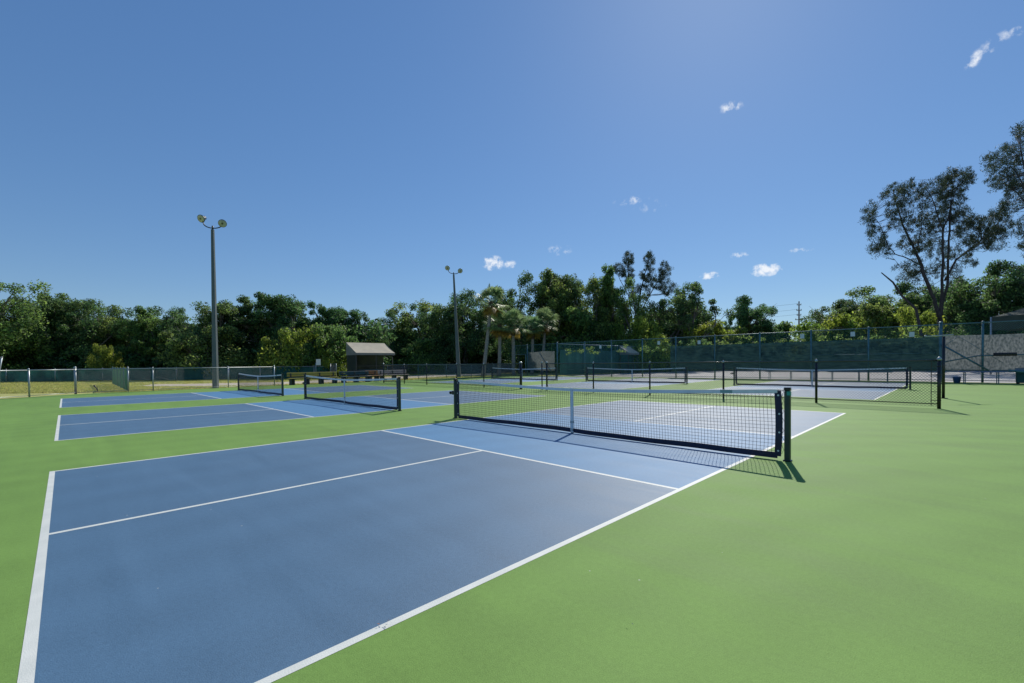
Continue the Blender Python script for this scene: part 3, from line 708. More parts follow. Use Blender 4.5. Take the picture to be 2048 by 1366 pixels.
# white notice sign above the far fence and the small gate panel
sx, sy_ = spot(637, 43.2)
t = thing('notice_sign', 'small blank white sign standing above the far teal fence', 'sign', (sx, sy_, 0), YAW-math.pi/2)
m = MB(); m.bevbox((-.22, -.015, 1.28), (.22, .0, 1.86), .006); m.build('sign_face', M['sign'], t)
m = MB(); m.tube([(-.26, .02, 0), (-.26, .02, 1.5)], .03, 8); m.build('pole', M['steel'], t, True)
sx, sy_ = spot(667, 43.0)
t = thing('small_gate', 'pale narrow gate panel in the far teal fence, left of the shelter', 'gate', (sx, sy_, 0), YAW-math.pi/2)
m = MB(); m.tube([(-.27, 0, .1), (-.27, 0, 1.45), (.27, 0, 1.4), (.27, 0, .1)], .03, 8); m.build('gate_frame', M['steel'], t, True)
m = MB(); m.bevbox((-.24, -.01, .65), (.24, .01, 1.32), .005); m.build('panel', M['screen_grey'], t)

# ------------------------------------------------------------------ shelters
def shelter(label, loc, rz, Wd, Dp, eave, ridge, wall_m, pm='leg_dark'):
    t = thing('canvas_shelter', label, 'shelter', loc, rz, 'canvas roofed shelters')
    w, d = Wd/2, Dp
    # lean-to canvas: high at the back, falling to the front, with valance and triangular ends
    b = MB(); n = 12; vs = []
    for i in range(n+1):
        x = -w+2*w*i/n
        for j in range(7):
            s = j/6; z = ridge+(eave-ridge)*s-.05*math.sin(math.pi*s)-.015*math.sin(i*math.pi/3)*math.sin(math.pi*s)
            vs.append((x, -d*s, z))
    f = [(i*7+j, i*7+j+1, (i+1)*7+j+1, (i+1)*7+j) for i in range(n) for j in range(6)]
    b.add(vs, f); b.add([(x, y, z-.02) for x, y, z in vs], [q[::-1] for q in f])
    b.build('roof', M['canvas'], t, True)
    b = MB()
    for s in (-1, 1):
        x = s*(w+.006)
        b.add([(x, 0, ridge), (x, -d, eave), (x, -d, eave-.2), (x, 0, eave-.2)], [(0, 1, 2, 3)])
        b.add([(x-s*.01, 0, ridge), (x-s*.01, -d, eave), (x-s*.01, -d, eave-.2), (x-s*.01, 0, eave-.2)], [(3, 2, 1, 0)])
    b.box((-w, -d-.012, eave-.2), (w, -d-.002, eave+.003)); b.box((-w, .002, eave-.2), (w, .012, ridge))
    b.build('valance', M['canvas_side'], t)
    for x in (-w+.06, 0.05, w-.25):
        for y in (-d+.12, -.08):
            b = MB(); b.tube([(x, y, -.03), (x, y, (eave if y < -.5 else ridge)-.06)], .045, 8); b.build('post', M[pm], t, True)
    b = MB(); b.tube([(-w+.06, -d+.12, 1.15), (w-.25, -d+.12, 1.15)], .025, 6); b.build('rail', M[pm], t, True)
    b = MB(); b.add([(-w+.06, -.14, .05), (w-.25, -.14, .05), (w-.25, -.14, eave), (-w+.06, -.14, eave)], [(0, 1, 2, 3)])
    b.add([(-w+.02, -.14, .05), (-w+.02, -d+.12, .05), (-w+.02, -d+.12, eave-.1), (-w+.02, -.14, eave-.1)], [(0, 1, 2, 3)])
    b.build('shade_netting', wall_m, t)
    return t
sx, sy_ = spot(693, 43.5); ex = [k*.01 for k in range(2000)]
def along(u, x0, y0, ax, sg):   # how far along an axis a bearing is met
    return min(ex, key=lambda q: abs(((np.array([x0+(q*sg if ax == 0 else 0), y0+(q*sg if ax else 0), 0])-CAM)@RT2)/((np.array([x0+(q*sg if ax == 0 else 0), y0+(q*sg if ax else 0), 0])-CAM)@FW)-(u-1024)/FPX))
sw = along(770, sx, sy_, 0, 1); sdp = along(713, sx, sy_, 1, -1)
print('shelter', sx, sy_, sw, sdp)
shelter('beige canvas shelter standing behind the benches, left of the second light pole', (sx+sw/2, sy_, 0), 0, sw, sdp, 2.4, 3.45, M['mesh_dark'])
sx, sy_ = spot(1251, 50); sw = along(1272, sx, sy_, 0, 1); sdp = along(1270, sx, sy_, 1, -1)
print('shelter2', sx, sy_, sw, sdp)
shelter('beige canvas roofed shelter against the faded teal windscreen', (sx+sw/2, 22.3, 0), 0, sw, sdp, 2.25, 3.0, M['screen_teal'])

# grey canopy at the right edge
cx_, cy_ = spot(2138, 32.5)
t = thing('grey_canopy', 'olive grey hipped canopy rising behind the fence at the right edge', 'canopy', (cx_, cy_, 0), YAW-math.pi/2+.25)
def P4(x, y, z): return (x, y, z)
w, d, e, rg_ = 3.3, 2.6, 4.35, 6.2
b = MB(); vs = [(-w, -d, e), (w, -d, e), (w, d, e), (-w, d, e), (0, 0, rg_)]
n = 8; 
for (a, c) in ((0, 1), (1, 2), (2, 3), (3, 0)):
    A_, C_ = np.array(vs[a]), np.array(vs[c]); T_ = np.array(vs[4]); rows = []
    V_ = []; 
    for i in range(n+1):
        for j in range(n+1):
            p_ = (A_*(1-j/n)+C_*(j/n))*(1-i/n)+T_*(i/n); p_ = p_ - np.array([0, 0, .22*math.sin(math.pi*i/n)]); V_.append(p_)
    b.add(V_, [(i*(n+1)+j, i*(n+1)+j+1, (i+1)*(n+1)+j+1, (i+1)*(n+1)+j) for i in range(n) for j in range(n)])
b.build('roof', M['canvas_grey'], t, True)
b = MB()
for (x0, y0, x1, y1) in ((-w, -d, w, -d), (w, -d, w, d), (w, d, -w, d), (-w, d, -w, -d)):
    N_ = 16
    for i in range(N_):
        a = i/N_; c = (i+1)/N_; z0 = e-1.0-.05*math.sin(a*12); z1 = e-1.0-.05*math.sin(c*12)
        b.add([(x0+(x1-x0)*a, y0+(y1-y0)*a, z0), (x0+(x1-x0)*c, y0+(y1-y0)*c, z1), (x0+(x1-x0)*c, y0+(y1-y0)*c, e), (x0+(x1-x0)*a, y0+(y1-y0)*a, e)], [(0, 1, 2, 3)])
b.build('valance', M['canvas_grey'], t)
for x in (-w, w):
    for y in (-d, d): b = MB(); b.tube([(x, y, -.03), (x, y, e)], .06, 8); b.build('post', M['steel'], t, True)

# ------------------------------------------------------------------ power pole and lines far off
px, py = spot(1598, 150)
t = thing('power_pole', 'distant wooden power pole with crossarms rising above the trees', 'utility pole', (px, py, 0), YAW-math.pi/2)
H = height_at(1598, 603, 150)
m = MB(); m.tube([(0, 0, 0), (0, 0, H)], [.36, .18], 8); m.build('pole', M['wood_pole'], t, True)
for dz, w_ in ((1.2, .7), (3.0, .8), (4.6, .7), (6.1, 1.2)):
    m = MB(); m.box((-w_, -.10, H-dz-.10), (w_, .10, H-dz+.10)); ca = m.build('crossarm', M['wood_pole'], t)
    for s in (-1, 1): m = MB(); m.lathe([(.08, 0), (.14, .1), (.08, .2), (.14, .3), (.06, .35)], (s*w_*.9, 0, H-dz+.10), n=8); m.build('insulator', M['lamp_shell'], ca, True)
for i, (dz, lb) in enumerate(((1.0, 'topmost of the three thin power lines left of the distant pole'), (2.9, 'middle one of the three power lines left of the distant pole'), (4.6, 'lowest of the three power lines left of the distant pole'))):
    qx, qy = spot(1180, 175); m = MB(); pts = []
    for k in range(25):
        s = k/24; pts.append((px*(1-s)+qx*s, py*(1-s)+qy*s, (H-dz+.3)*(1-s)+(H-dz+1.0)*s-2.6*4*s*(1-s)*.6))
    m.tube(pts, .035, 4); tag(m.build('power_line', M['lamp_shell']), lb, 'power line', 'power lines on the distant pole')

# ------------------------------------------------------------------ trees
def leaf_quads(C, Rad, n_per, size, rg, flat=.75, droop=0., thin=.5):
    """C (k,3) clump centres, Rad (k,), leaves spread toward each clump's outside"""
    k = len(C); n = n_per*k
    idx = np.repeat(np.arange(k), n_per)
    d = rg.normal(size=(n, 3)); d /= np.linalg.norm(d, axis=1)[:, None]
    rr = rg.random(n)**.45
    P = C[idx] + d*rr[:, None]*Rad[idx][:, None]*np.array([1, 1, flat])
    nm = d*.6 + rg.normal(size=(n, 3))*.7 + np.array([0, 0, .35]); nm /= np.linalg.norm(nm, axis=1)[:, None]
    t = np.cross(nm, rg.normal(size=(n, 3))); t /= np.linalg.norm(t, axis=1)[:, None]
    if droop:
        t = t*(1-droop) + np.array([0, 0, -1.])*droop*rg.uniform(.5, 1, n)[:, None]; t /= np.linalg.norm(t, axis=1)[:, None]
    w = np.cross(nm, t); w /= np.linalg.norm(w, axis=1)[:, None]+1e-9
    s = size*rg.uniform(.55, 1.5, n)[:, None]
    return np.stack([P-t*s, P+w*s*thin, P+t*s, P-w*s*thin], 1)
def curve_pts(a, b_, rg, bend=.12, n=6):
    a, b_ = np.array(a, float), np.array(b_, float); L = np.linalg.norm(b_-a); off = rg.normal(size=3)*bend*L; off[2] = abs(off[2])*.6
    return [a*(1-s)+b_*s+off*math.sin(math.pi*s)*1. for s in np.linspace(0, 1, n)]
def crown_tree(name, seed, H=9., Wd=7.5, base=.25, nlimb=9, nsub=5, cr=(.55, 1.05), nper=300, leaf=.085, lm='leaf_mid', low=True, trunk_r=.16, flat=.8, droop=0., top_bias=1.0, bark='bark', stems=2, dome=False):
    rg = np.random.default_rng(seed); t = bpy.data.objects.new(name, None); COL.objects.link(t); t.empty_display_size = .2
    wd = MB(); C = []; Rr = []
    for s_ in range(stems):
        bx, by = rg.normal(0, .25, 2); fork = np.array([bx*3, by*3, H*rg.uniform(.28, .42)])
        wd.tube(curve_pts((bx, by, -.1), fork, rg, .08), np.linspace(trunk_r, trunk_r*.65, 6), 7)
        for i in range(nlimb//stems):
            a = rg.uniform(0, 2*math.pi); el = rg.random()**(1/top_bias)
            prof = math.sin(math.pi*min(1, .22+.78*el))**.6
            rad = Wd/2*prof*rg.uniform(.55, 1.0)
            e = np.array([math.cos(a)*rad, math.sin(a)*rad, H*(base+(1-base)*el*rg.uniform(.88, 1.))-.5])
            lp = curve_pts(fork*rg.uniform(.75, 1.), e, rg, .12)
            wd.tube(lp, np.linspace(trunk_r*.5, .025, 6), 5)
            for j in range(nsub):
                q = lp[rg.integers(2, 6)] + rg.normal(size=3)*np.array([.10*Wd, .10*Wd, .07*H])
                wd.tube([lp[rg.integers(1, 5)], (lp[4]+q)/2+rg.normal(size=3)*.15, q], [.035, .02, .01], 4, False)
                C.append(q); Rr.append(rg.uniform(*cr))
            C.append(e); Rr.append(rg.uniform(*cr)*.9)
    if low:
        for i in range(22):
            a = rg.uniform(0, 2*math.pi); r = Wd*.5*math.sqrt(rg.random()); C.append(np.array([math.cos(a)*r, math.sin(a)*r, rg.uniform(.3, H*.42)])); Rr.append(rg.uniform(.7, 1.2))
    C = np.array(C); Rr = np.array(Rr)
    if dome:    # pull stray tufts back onto one rounded crown
        q = C-np.array([0, 0, H*.42]); e = np.sqrt((q[:, 0]/(Wd*.5))**2+(q[:, 1]/(Wd*.5))**2+(q[:, 2]/(H*.5))**2)
        k = np.where(e > 1, 1/e, np.where(e < .45, 1.45, 1.)); C = q*k[:, None]+np.array([0, 0, H*.42])
    wd.build('trunk', M[bark], t, True)
    V = leaf_quads(C, Rr, nper, leaf, rg, flat, droop); t['top'] = float(np.percentile(V[:, 0, 2], 99.85))
    quads_obj('crown', V, M[lm], t)
    return t
PROTO = {
 'dense_a': dict(seed=11, lm='leaf_dark', nlimb=12, nsub=5, H=9, Wd=7.5),
 'dense_b': dict(seed=12, lm='leaf_mid', nlimb=12, nsub=5, H=9, Wd=7.5),
 'dense_c': dict(seed=13, lm='leaf_dark', nlimb=10, nsub=6, H=9, Wd=7., cr=(.45, .9)),
 'knob_a': dict(seed=14, lm='leaf_dark', nlimb=12, nsub=6, H=9, Wd=5.8, cr=(.4, .8), base=.35, top_bias=1.8),
 'knob_b': dict(seed=15, lm='leaf_mid', nlimb=14, nsub=6, H=9, Wd=6.2, cr=(.35, .75), base=.3, top_bias=1.6),
 'airy': dict(seed=16, lm='leaf_dark', nlimb=9, nsub=5, H=9, Wd=6., cr=(.35, .7), nper=230, base=.3, low=False, top_bias=1.4),
 'airy_b': dict(seed=19, lm='leaf_mid', nlimb=10, nsub=5, H=9, Wd=7., cr=(.4, .75), nper=230, base=.25, low=False, top_bias=1.2),
 'round': dict(seed=23, lm='leaf_dark', nlimb=18, nsub=7, H=9, Wd=8.2, cr=(.45, .85), base=.22, top_bias=1.3, nper=260, dome=True),
 'bush': dict(seed=17, lm='leaf_lime', nlimb=8, nsub=5, H=4.5, Wd=6, cr=(.4, .8), base=.15, low=True, trunk_r=.07, stems=3, leaf=.09),
 'bush_mid': dict(seed=18, lm='leaf_mid', nlimb=8, nsub=5, H=4.5, Wd=6, cr=(.4, .8), base=.15, low=True, trunk_r=.07, stems=3, leaf=.09),
}
protos = {}; used = {}
names = {'bush': 'shrub', 'bush_mid': 'shrub'}
def put(kind, u, v, D, label, wsc=1., rz=None, cat=None, group=None):
    """tree of a kind at bearing u, distance D, its top reaching row v"""
    if kind not in protos: protos[kind] = crown_tree(names.get(kind, 'broadleaf_tree'), **PROTO[kind]); used[kind] = False
    p = protos[kind]; t = p if not used[kind] else copy_tree(p); used[kind] = True
    x, y = spot(u, D); H = height_at(u, v, D)+.1; s = H/p['top']
    t.location = (x, y, -.03); t.rotation_euler = (0, 0, rz if rz is not None else (u*1.37) % 6.28); t.scale = (s*wsc, s*wsc, s)
    tag(t, label, cat or ('shrub' if names.get(kind) == 'shrub' else 'tree'), group or ('shrubs at the wood edge' if names.get(kind) == 'shrub' else 'broadleaf trees of the wood edge'))
    return t
TREES = [
 ('dense_b', -12, 557, 46, 'tall olive green tree at the extreme left edge', 1.0),
 ('dense_a', 62, 597, 50, 'rounded green tree second from the left edge', .95),
 ('knob_b', 100, 588, 52, 'tree with the first high round crown right of the left edge', 1.1),
 ('knob_a', 140, 597, 51, 'tree whose narrow knob top rises above the far left fence post', 1.0),
 ('dense_c', 190, 613, 50, 'dark tree above the drooping pale branch on the left', .95),
 ('dense_b', 245, 614, 53, 'olive tree straight above the short teal fence seen end on', .9),
 ('knob_b', 298, 616, 51, 'tree with a rounded top midway between short teal fence and light pole', 1.0),
 ('dense_a', 352, 618, 53, 'dark tree two crowns left of the tall light pole', .85),
 ('dense_c', 398, 622, 51, 'dark tree directly left of the tall light pole', .9),
 ('knob_a', 450, 609, 50, 'dark tree just right of the tall light pole', 1.15),
 ('airy', 503, 597, 52, 'tree with a separate feathery head behind the far left net', 1.15),
 ('knob_a', 572, 593, 52, 'tallest dark crown between the tall light pole and shelter', 1.15),
 ('dense_a', 545, 611, 54, 'broad dark tree filling behind the far left net', .9),
 ('airy', 640, 606, 54, 'small headed dark tree above the white sign', .95),
 ('airy_b', 612, 645, 53, 'low olive tree between the tallest dark crown and the white sign', .8),
 ('knob_a', 686, 616, 54, 'dark double topped tree just left of the shelter roof', 1.0),
 ('airy', 722, 623, 55, 'dark tree right above the shelter roof', 1.0),
 ('dense_a', 795, 626, 63, 'dark green tree right of the shelter roof', .95),
 ('airy_b', 838, 600, 66, 'pale thin topped tree left of the second light pole', 1.3),
 ('dense_c', 885, 606, 63, 'dark tree just left of the second light pole', .85),
 ('dense_a', 925, 583, 60, 'dark tree behind the second light pole', .9),
 ('dense_c', 975, 590, 64, 'dark tree behind the tallest palm', .8),
 ('dense_a', 1040, 548, 58, 'very dark rounded tree rising above the palms', .78),
 ('knob_b', 1105, 545, 60, 'olive tree right of the dark rounded tree above the palms', .9),
 ('knob_a', 1140, 552, 62, 'pointed green tree second right of the dark rounded one', .7),
 ('airy_b', 1180, 558, 60, 'light olive tree left of the feathery twin topped pine', .7),
 ('knob_b', 1212, 536, 59, 'tall narrow green tree left of the feathery twin topped pine', .62),
 ('dense_b', 1255, 560, 58, 'bright green tree in front of the feathery twin topped pine', .55),
 ('dense_c', 1325, 580, 62, 'dark tree at the right foot of the twin topped pine', .7),
 ('airy', 1385, 566, 58, 'open branched tree with sky gaps, right end of the middle wood', .95),
 ('round', 1500, 594, 62, 'lone rounded dark tree left of the distant power pole', .9),
 ('airy', 1458, 632, 68, 'small thin tree at the left side of the lone rounded tree', .8),
 ('round', 1672, 602, 60, 'spreading green tree right of the distant power pole', 1.1),
 ('dense_b', 1735, 578, 62, 'leafy green tree under the left limbs of the large pine', 1.15),
 ('round', 1815, 566, 60, 'green tree behind the broken leaning branch', 1.05),
 ('dense_c', 1950, 546, 50, 'dark broadleaf tree at the right foot of the large pine', .72),
 ('round', 1998, 524, 46, 'dark leafy tree above the grey canopy', .95),
 ('round', 1905, 590, 62, 'low green tree directly behind the trunk fork of the large pine', .9),
 ('dense_a', 2060, 560, 48, 'dark tree behind the grey canopy at the right edge', 1.1),
]
for k, u, v, D, lb, ws in TREES: put(k, u, v, D, lb, ws)
SHR = [
 ('bush', 212, 690, 45.5, 'yellow green shrub drooping over the far left fence', .42),
 ('bush_mid', 420, 655, 46.5, 'bright green shrub behind the tall light pole', 1.0),
 ('bush', 590, 655, 46.5, 'yellow green shrub left of the white sign', .7),
 ('bush_mid', 655, 650, 47, 'olive shrub behind the white sign', .8),
 ('bush', 680, 700, 46, 'small lime shrub touching the left wall of the shelter', .9),
 ('bush_mid', 850, 680, 59, 'low green shrub between shelter and second light pole', .9),
 ('bush', 1290, 640, 56, 'yellow green shrub at the foot of the twin topped pine', .7),
 ('bush_mid', 1170, 620, 57, 'olive green shrub above the faded teal windscreen', .8),
 ('bush', 1360, 655, 60, 'lime shrub under the open branched tree', .8),
 ('bush', 1430, 640, 62, 'lime shrub left of the lone rounded dark tree', .9),
 ('bush_mid', 1560, 648, 64, 'low green shrub right of the lone rounded dark tree', .9),
 ('bush', 1640, 640, 55, 'lime shrub just right of the distant power pole', .8),
 ('bush', 1700, 625, 54, 'large lime shrub under the left limbs of the large pine', .8),
 ('bush_mid', 1770, 610, 52, 'green shrub at the base of the broken leaning branch', .8),
 ('bush', 1835, 620, 48, 'lime shrub left of the trunk of the large pine', .6),
]
for k, u, v, D, lb, ws in SHR: put(k, u, v, D, lb, ws)

# undergrowth: the mass nobody could count, under and behind the trees
rg = np.random.default_rng(77); C = []; Rr = []
def mass(u0, u1, D0, D1, z1, n, r=(.8, 1.6)):
    for _ in range(n):
        u = rg.uniform(u0, u1); x, y = spot(u, rg.uniform(D0, D1)); C.append((x, y, rg.uniform(0, 1)**1.1*z1)); Rr.append(rg.uniform(*r))
mass(-120, 770, 52, 57, 6.2, 420); mass(740, 1100, 63, 69, 7.0, 330); mass(1080, 1420, 62, 67, 8.0, 330)
mass(1400, 2200, 66, 74, 5.2, 420)
mass(-120, 760, 47.5, 51, 3.0, 200, (.6, 1.1)); mass(1440, 1960, 60, 64, 4.2, 150, (.6, 1.1))
V = leaf_quads(np.array(C), np.array(Rr), 130, .20, rg, .9)
tag(quads_obj('undergrowth', V, M['leaf_dark']), 'dark tangled undergrowth filling the wood behind the fences', 'undergrowth', kind='stuff')
# vines on the upper mesh of the tall fence
C = []; Rr = []
for _ in range(120):
    y = rg.uniform(-4, 14) if rg.random() < .8 else rg.uniform(14, 22); C.append((TX+.35+abs(rg.normal(0, .25)), y, 2.1+abs(rg.normal(0, .35)))); Rr.append(rg.uniform(.12, .32))
tag(quads_obj('vines', leaf_quads(np.array(C), np.array(Rr), 45, .055, rg), M['leaf_mid']), 'leafy vines climbing behind the upper mesh of the tall fence', 'vines', kind='stuff')

# casuarina pines with drawn limbs
def pine(name, label, u0, D, limbs, needles, seed, depth=3.0, nper=46, cr=(.4, .8), group='feathery pines', tr=.34, leaf=.20, lm='leaf_pine'):
    rg = np.random.default_rng(seed); x0, y0 = spot(u0, D)
    t = thing(name, label, 'tree', (x0, y0, 0), YAW-math.pi/2, group)
    def loc(u, v, off):   # column/row at this tree's distance, in the tree's own frame
        q = CAM + bearing(u, v)*(D+off) - np.array([x0, y0, 0])
        return np.array([q@RT, q[:2]@(FW[:2]/np.linalg.norm(FW[:2])), max(-.1, q[2])])
    wd = MB(); segs = []
    for (w0, w1, pts) in limbs:
        offs = [depth*.6*math.sin((u-u0)*.021*60/D+seed)*min(1, max(0, (660-v)/160)) for u, v in pts]
        P = [loc(u, v, o) for (u, v), o in zip(pts, offs)]
        Q = []
        for a, c in zip(P[:-1], P[1:]):
            for s in np.linspace(0, 1, 4)[:-1]: Q.append(a*(1-s)+c*s+rg.normal(0, .03, 3))
        Q.append(P[-1]); wd.tube(Q, np.linspace(w0, w1, len(Q))*.68, 7); segs.append(Q)
    C = []; Rr = []
    for (u, v, ru, rv, n) in needles:
        for _ in range(n):
            a = rg.uniform(0, 2*math.pi); r = math.sqrt(rg.random())
            c = loc(u+math.cos(a)*r*ru, v+math.sin(a)*r*rv, float(np.clip(rg.normal(0, depth*.4), -depth, depth)))
            C.append(c); Rr.append(rg.uniform(*cr))
            sg = segs[rg.integers(len(segs))]
            best = min((q for s2 in segs for q in s2[1:]), key=lambda q: np.linalg.norm((q-c)*[1, .3, 1.3]) + (2 if q[2] > c[2]+.3 else 0))
            mid = (best+c)/2+np.array([0, 0, -.12])
            if rg.random() < .45: wd.tube([best, mid, c], [.024, .015, .006], 4, False)
    wd.build('trunk', M['bark_dark'], t, True)
    C = np.array(C); Rr = np.array(Rr)
    quads_obj('crown', leaf_quads(C, Rr, nper, leaf, rg, 1.15, .55, .13), M[lm], t)
    return t
BIG = [
 (.42, .34, [(1882, 716), (1881, 680), (1880, 640)]), (.26, .20, [(1880, 640), (1868, 598), (1852, 560), (1843, 530)]),
 (.20, .04, [(1843, 530), (1825, 490), (1806, 450), (1793, 410), (1786, 380)]),
 (.09, .03, [(1843, 530), (1815, 516), (1790, 508), (1775, 490), (1762, 455), (1742, 425)]),
 (.22, .12, [(1880, 640), (1883, 590), (1884, 545), (1886, 500), (1886, 460)]), (.10, .03, [(1886, 460), (1876, 430), (1866, 400), (1850, 375)]),
 (.11, .03, [(1886, 460), (1900, 425), (1906, 390), (1930, 345)]),
 (.18, .10, [(1882, 630), (1893, 570), (1896, 520), (1899, 460), (1902, 400)]), (.06, .03, [(1902, 400), (1905, 370), (1900, 355)]),
 (.15, .04, [(1890, 560), (1912, 520), (1945, 495), (1975, 470), (1998, 445), (2008, 410)]),
 (.07, .03, [(1835, 500), (1842, 455), (1845, 400)]), (.05, .02, [(1840, 560), (1800, 535), (1790, 520)]),
]
ND = [(1742, 432, 16, 30, 9), (1755, 470, 20, 22, 8), (1762, 498, 24, 14, 8), (1785, 400, 22, 34, 14), (1800, 440, 26, 34, 14), (1825, 385, 24, 26, 12), (1835, 430, 22, 30, 10),
      (1862, 385, 26, 26, 12), (1888, 375, 24, 26, 13), (1912, 365, 24, 28, 15), (1938, 352, 10, 16, 5), (1905, 410, 34, 26, 17), (1925, 440, 26, 22, 12), (1880, 440, 30, 26, 11),
      (1850, 470, 30, 24, 10), (1820, 490, 26, 20, 10), (1870, 500, 26, 20, 7), (1925, 478, 26, 16, 8), (1955, 450, 26, 20, 11), (1985, 455, 24, 22, 12), (2010, 450, 18, 26, 9), (1995, 420, 16, 18, 5),
      (1830, 535, 28, 16, 7), (1905, 505, 22, 14, 5), (1960, 490, 26, 14, 7), (1806, 545, 30, 18, 5), (1850, 555, 24, 22, 5), (1872, 535, 18, 20, 4), (1908, 548, 20, 24, 5), (1932, 520, 24, 18, 5), (1990, 485, 24, 14, 5)]
pine('casuarina_pine', 'large open crowned feathery pine with many stems, at the right of the view', 1881, 46, BIG, [(a, b, c, d, int(n*3.3)) for a, b, c, d, n in ND], 5, cr=(.18, .52), nper=56, leaf=.13)
BIG2 = [(.30, .2, [(2110, 720), (2105, 600), (2095, 500)]), (.16, .05, [(2095, 500), (2070, 420), (2050, 350), (2040, 290)]), (.12, .04, [(2095, 500), (2120, 400), (2110, 290)]), (.08, .02, [(2070, 430), (2030, 380), (1995, 360)]),
        (.07, .02, [(2060, 400), (2030, 340), (2000, 320)])]
ND2 = [(1985, 325, 18, 16, 9), (2000, 360, 28, 22, 14), (2020, 310, 26, 26, 16), (2040, 270, 18, 20, 9), (2045, 350, 30, 36, 24), (2080, 300, 40, 50, 24), (2030, 395, 26, 20, 12), (2085, 400, 40, 40, 18), (2060, 450, 22, 24, 9), (2015, 420, 18, 14, 5), (2050, 490, 18, 34, 10), (2062, 550, 18, 34, 9), (2130, 330, 40, 60, 14)]
pine('casuarina_pine', 'dark feathery pine cut off by the right edge above the grey canopy', 2105, 40, BIG2, [(a, b, c, d, int(n*2.2)) for a, b, c, d, n in ND2], 6, cr=(.2, .5), nper=52, leaf=.13)
MIDL = [(.30, .22, [(1262, 720), (1266, 680), (1272, 640)]), (.16, .05, [(1272, 640), (1280, 590), (1286, 560), (1296, 530), (1300, 508)]), (.12, .04, [(1272, 640), (1300, 590), (1322, 550), (1334, 530)]),
        (.12, .04, [(1266, 660), (1258, 590), (1256, 540), (1258, 508)]), (.08, .03, [(1262, 600), (1240, 560), (1232, 535)])]
NDM = [(1258, 515, 11, 20, 9), (1256, 545, 15, 18, 8), (1238, 535, 13, 14, 6), (1299, 515, 12, 18, 8), (1296, 545, 18, 20, 10), (1330, 535, 14, 18, 8), (1318, 560, 24, 18, 11), (1285, 580, 24, 18, 9), (1340, 575, 20, 16, 8)]
pine('casuarina_pine', 'smaller feathery pine with twin pointed tops above the middle wood', 1264, 62, MIDL, [(a, b+4, c*.9, d*.8, int(n*4.5)) for a, b, c, d, n in NDM], 8, nper=60, cr=(.2, .42), leaf=.13, depth=2.)
# bare broken branch leaning out left of the big pine
t = thing('broken_branch', 'bare dark broken limb leaning up to the left before the large pine', 'branch', (*spot(1858, 45), 0), YAW-math.pi/2)
m = MB(); s_ = 45/FPX
m.tube([(0, 0, 0), (-.3, .3, 2.6), ((1835-1858)*s_, .2, height_at(1835, 618, 45)), ((1805-1858)*s_, .1, height_at(1805, 592, 45)), ((1785-1858)*s_, 0, height_at(1785, 565, 45)), ((1762-1858)*s_, 0, height_at(1762, 546, 45))], [.16, .15, .12, .10, .08, .045], 7)
m.build('limb', M['bark_dark'], t, True)

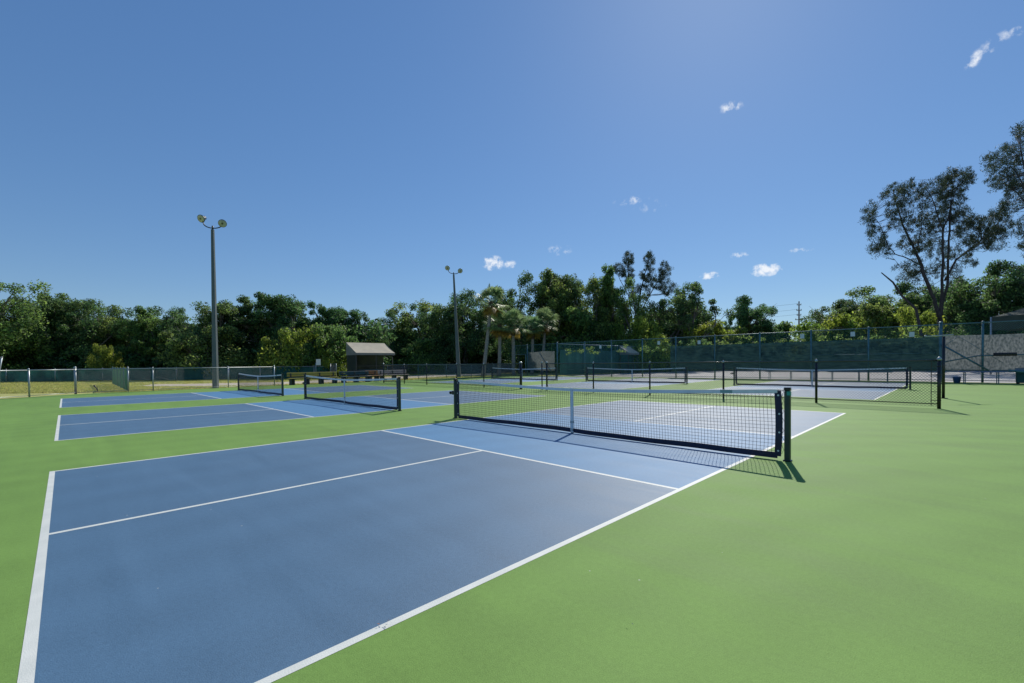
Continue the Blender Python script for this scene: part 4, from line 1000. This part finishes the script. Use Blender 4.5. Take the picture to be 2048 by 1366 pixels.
# ------------------------------------------------------------------ sabal palms
def make_palm(seed, H, fs=1.):
    rg = np.random.default_rng(seed); t = thing('cabbage_palm', 'x', 'palm tree', group='cabbage palms at the far court corner')
    m = MB(); pts = []; rad = []
    for i in range(14):
        s = i/13; pts.append((.10*math.sin(s*2.2)+.12*s, .04*math.sin(s*3), -.05+(H-.4)*s)); rad.append(.19-.05*s+.012*math.sin(i*2.3)+(.05 if i == 0 else 0))
    m.tube(pts, rad, 10); m.build('trunk', M['palm_bark'], t, True)
    top = np.array(pts[-1])
    m = MB()
    for i in range(34):
        a = i*2.4; z = -1.0+i*.032; r = .17; p0 = top+np.array([math.cos(a)*r*.6, math.sin(a)*r*.6, z]); p1 = top+np.array([math.cos(a)*(r+.16), math.sin(a)*(r+.16), z+.22])
        m.tube([p0, p1], [.05, .02], 4)
    m.tube([top+np.array([0, 0, -1.05]), top+np.array([0, 0, .25])], [.2, .16], 10); m.build('boot_skirt', M['boot'], t)
    def fronds(n, elr, L, seedo):
        out = []
        for i in range(n):
            a = i*2.39996+rg.uniform(-.3, .3); el = rg.uniform(*elr); d = np.array([math.cos(a)*math.cos(el), math.sin(a)*math.cos(el), math.sin(el)])
            pl_ = L*rg.uniform(.75, 1.1); c = top+d*pl_*.62+np.array([0, 0, .1]); side = np.cross(d, [0, 0, 1.]); side /= np.linalg.norm(side); up = np.cross(side, d)
            w = side*.012; out.append(np.array([top-w, top+w, c+w, c-w]))
            for k in range(18):
                b_ = (k-8.5)/8.5*1.75; ld = d*math.cos(b_)+side*math.sin(b_)+up*.18*math.cos(b_*1.5); ld /= np.linalg.norm(ld); ln_ = pl_*.62*rg.uniform(.8, 1.05)*(1-.18*abs(b_)/1.7)
                mid = c+ld*ln_*.6; tip = c+ld*ln_+np.array([0, 0, -.28*ln_]); ws = np.cross(ld, up); ws = ws/np.linalg.norm(ws)*.042+up*.008
                out.append(np.array([c, mid+ws, tip, mid-ws]))
        return np.array(out)
    quads_obj('frond_crown', fronds(44, (-.45, 1.4), 1.75*fs, 0), M['leaf_palm'], t)
    quads_obj('yellow_fronds', fronds(12, (-1.2, -.4), 1.4*fs, 1), M['leaf_dead'], t)
    return t
PAL = [(966, 576, 44, 'tallest cabbage palm, its slanting trunk right of the second light pole', .10, 1.0),
       (998, 622, 45, 'short palm second from the left, with a grey trunk beside the tallest one', .0, .95),
       (1027, 622, 46, 'palm third from the left, directly left of the teal gate frame', -.03, 1.),
       (1064, 632, 50, 'palm fourth from the left, behind the pale grey windscreen', .0, .95),
       (1084, 622, 52, 'rightmost palm, leaning behind the pale grey windscreen', .05, 1.05)]
for i, (u, v, D, lb, tilt, ws) in enumerate(PAL):
    H = height_at(u, v, D); q = make_palm(21+i, H-1.05, ws); q['label'] = lb; q.location = (*spot(u, D), 0)
    q.rotation_euler = Matrix.Rotation(tilt, 3, Vector(FW)).to_euler()

# small debris on the court
rg = np.random.default_rng(9)
def debris(x, y, s, label, m, n=5):
    b = MB()
    for _ in range(n):
        a = rg.uniform(0, 6.28); c = np.array([x, y, .012])+np.r_[rg.normal(0, s*.6, 2), 0]; d = np.array([math.cos(a), math.sin(a), 0])*s*.5; w = np.array([-d[1], d[0], 0])*.28
        b.add([c-d, c-w+[0, 0, .004], c+d+[0, 0, .006], c+w+[0, 0, .002]], [(0, 1, 2, 3)])
    tag(b.build('dry_leaf_bits', m), label, 'leaf litter')
debris(-5.44, -3.02, .018, 'reddish brown dry leaf bits on the near sideline at the bottom', mat('dry_brown_leaf', (.28, .12, .07), .8, var=.2), 6)
for i_, (x_, y_, lb_) in enumerate(((-4.6, -3.9, 'pale leaf fragment on the green surface at the bottom edge'), (-3.2, -1.2, 'tiny pale leaf bits on the nearest blue court'), (-.9, -4.6, 'small dry leaf bits on the green surface right of the near sideline'), (2.4, -5.6, 'tiny dry leaf bits on the green surface far right of the near net'))):
    debris(x_, y_, .010, lb_, mat('pale_leaf_bits', (.45, .42, .33), .8, var=.2), 2)
debris(-6.95, -2.9, .012, 'tiny dark leaf bits on the green surface at the lower left', mat('dark_leaf', (.05, .05, .04), .8, var=.2), 3)
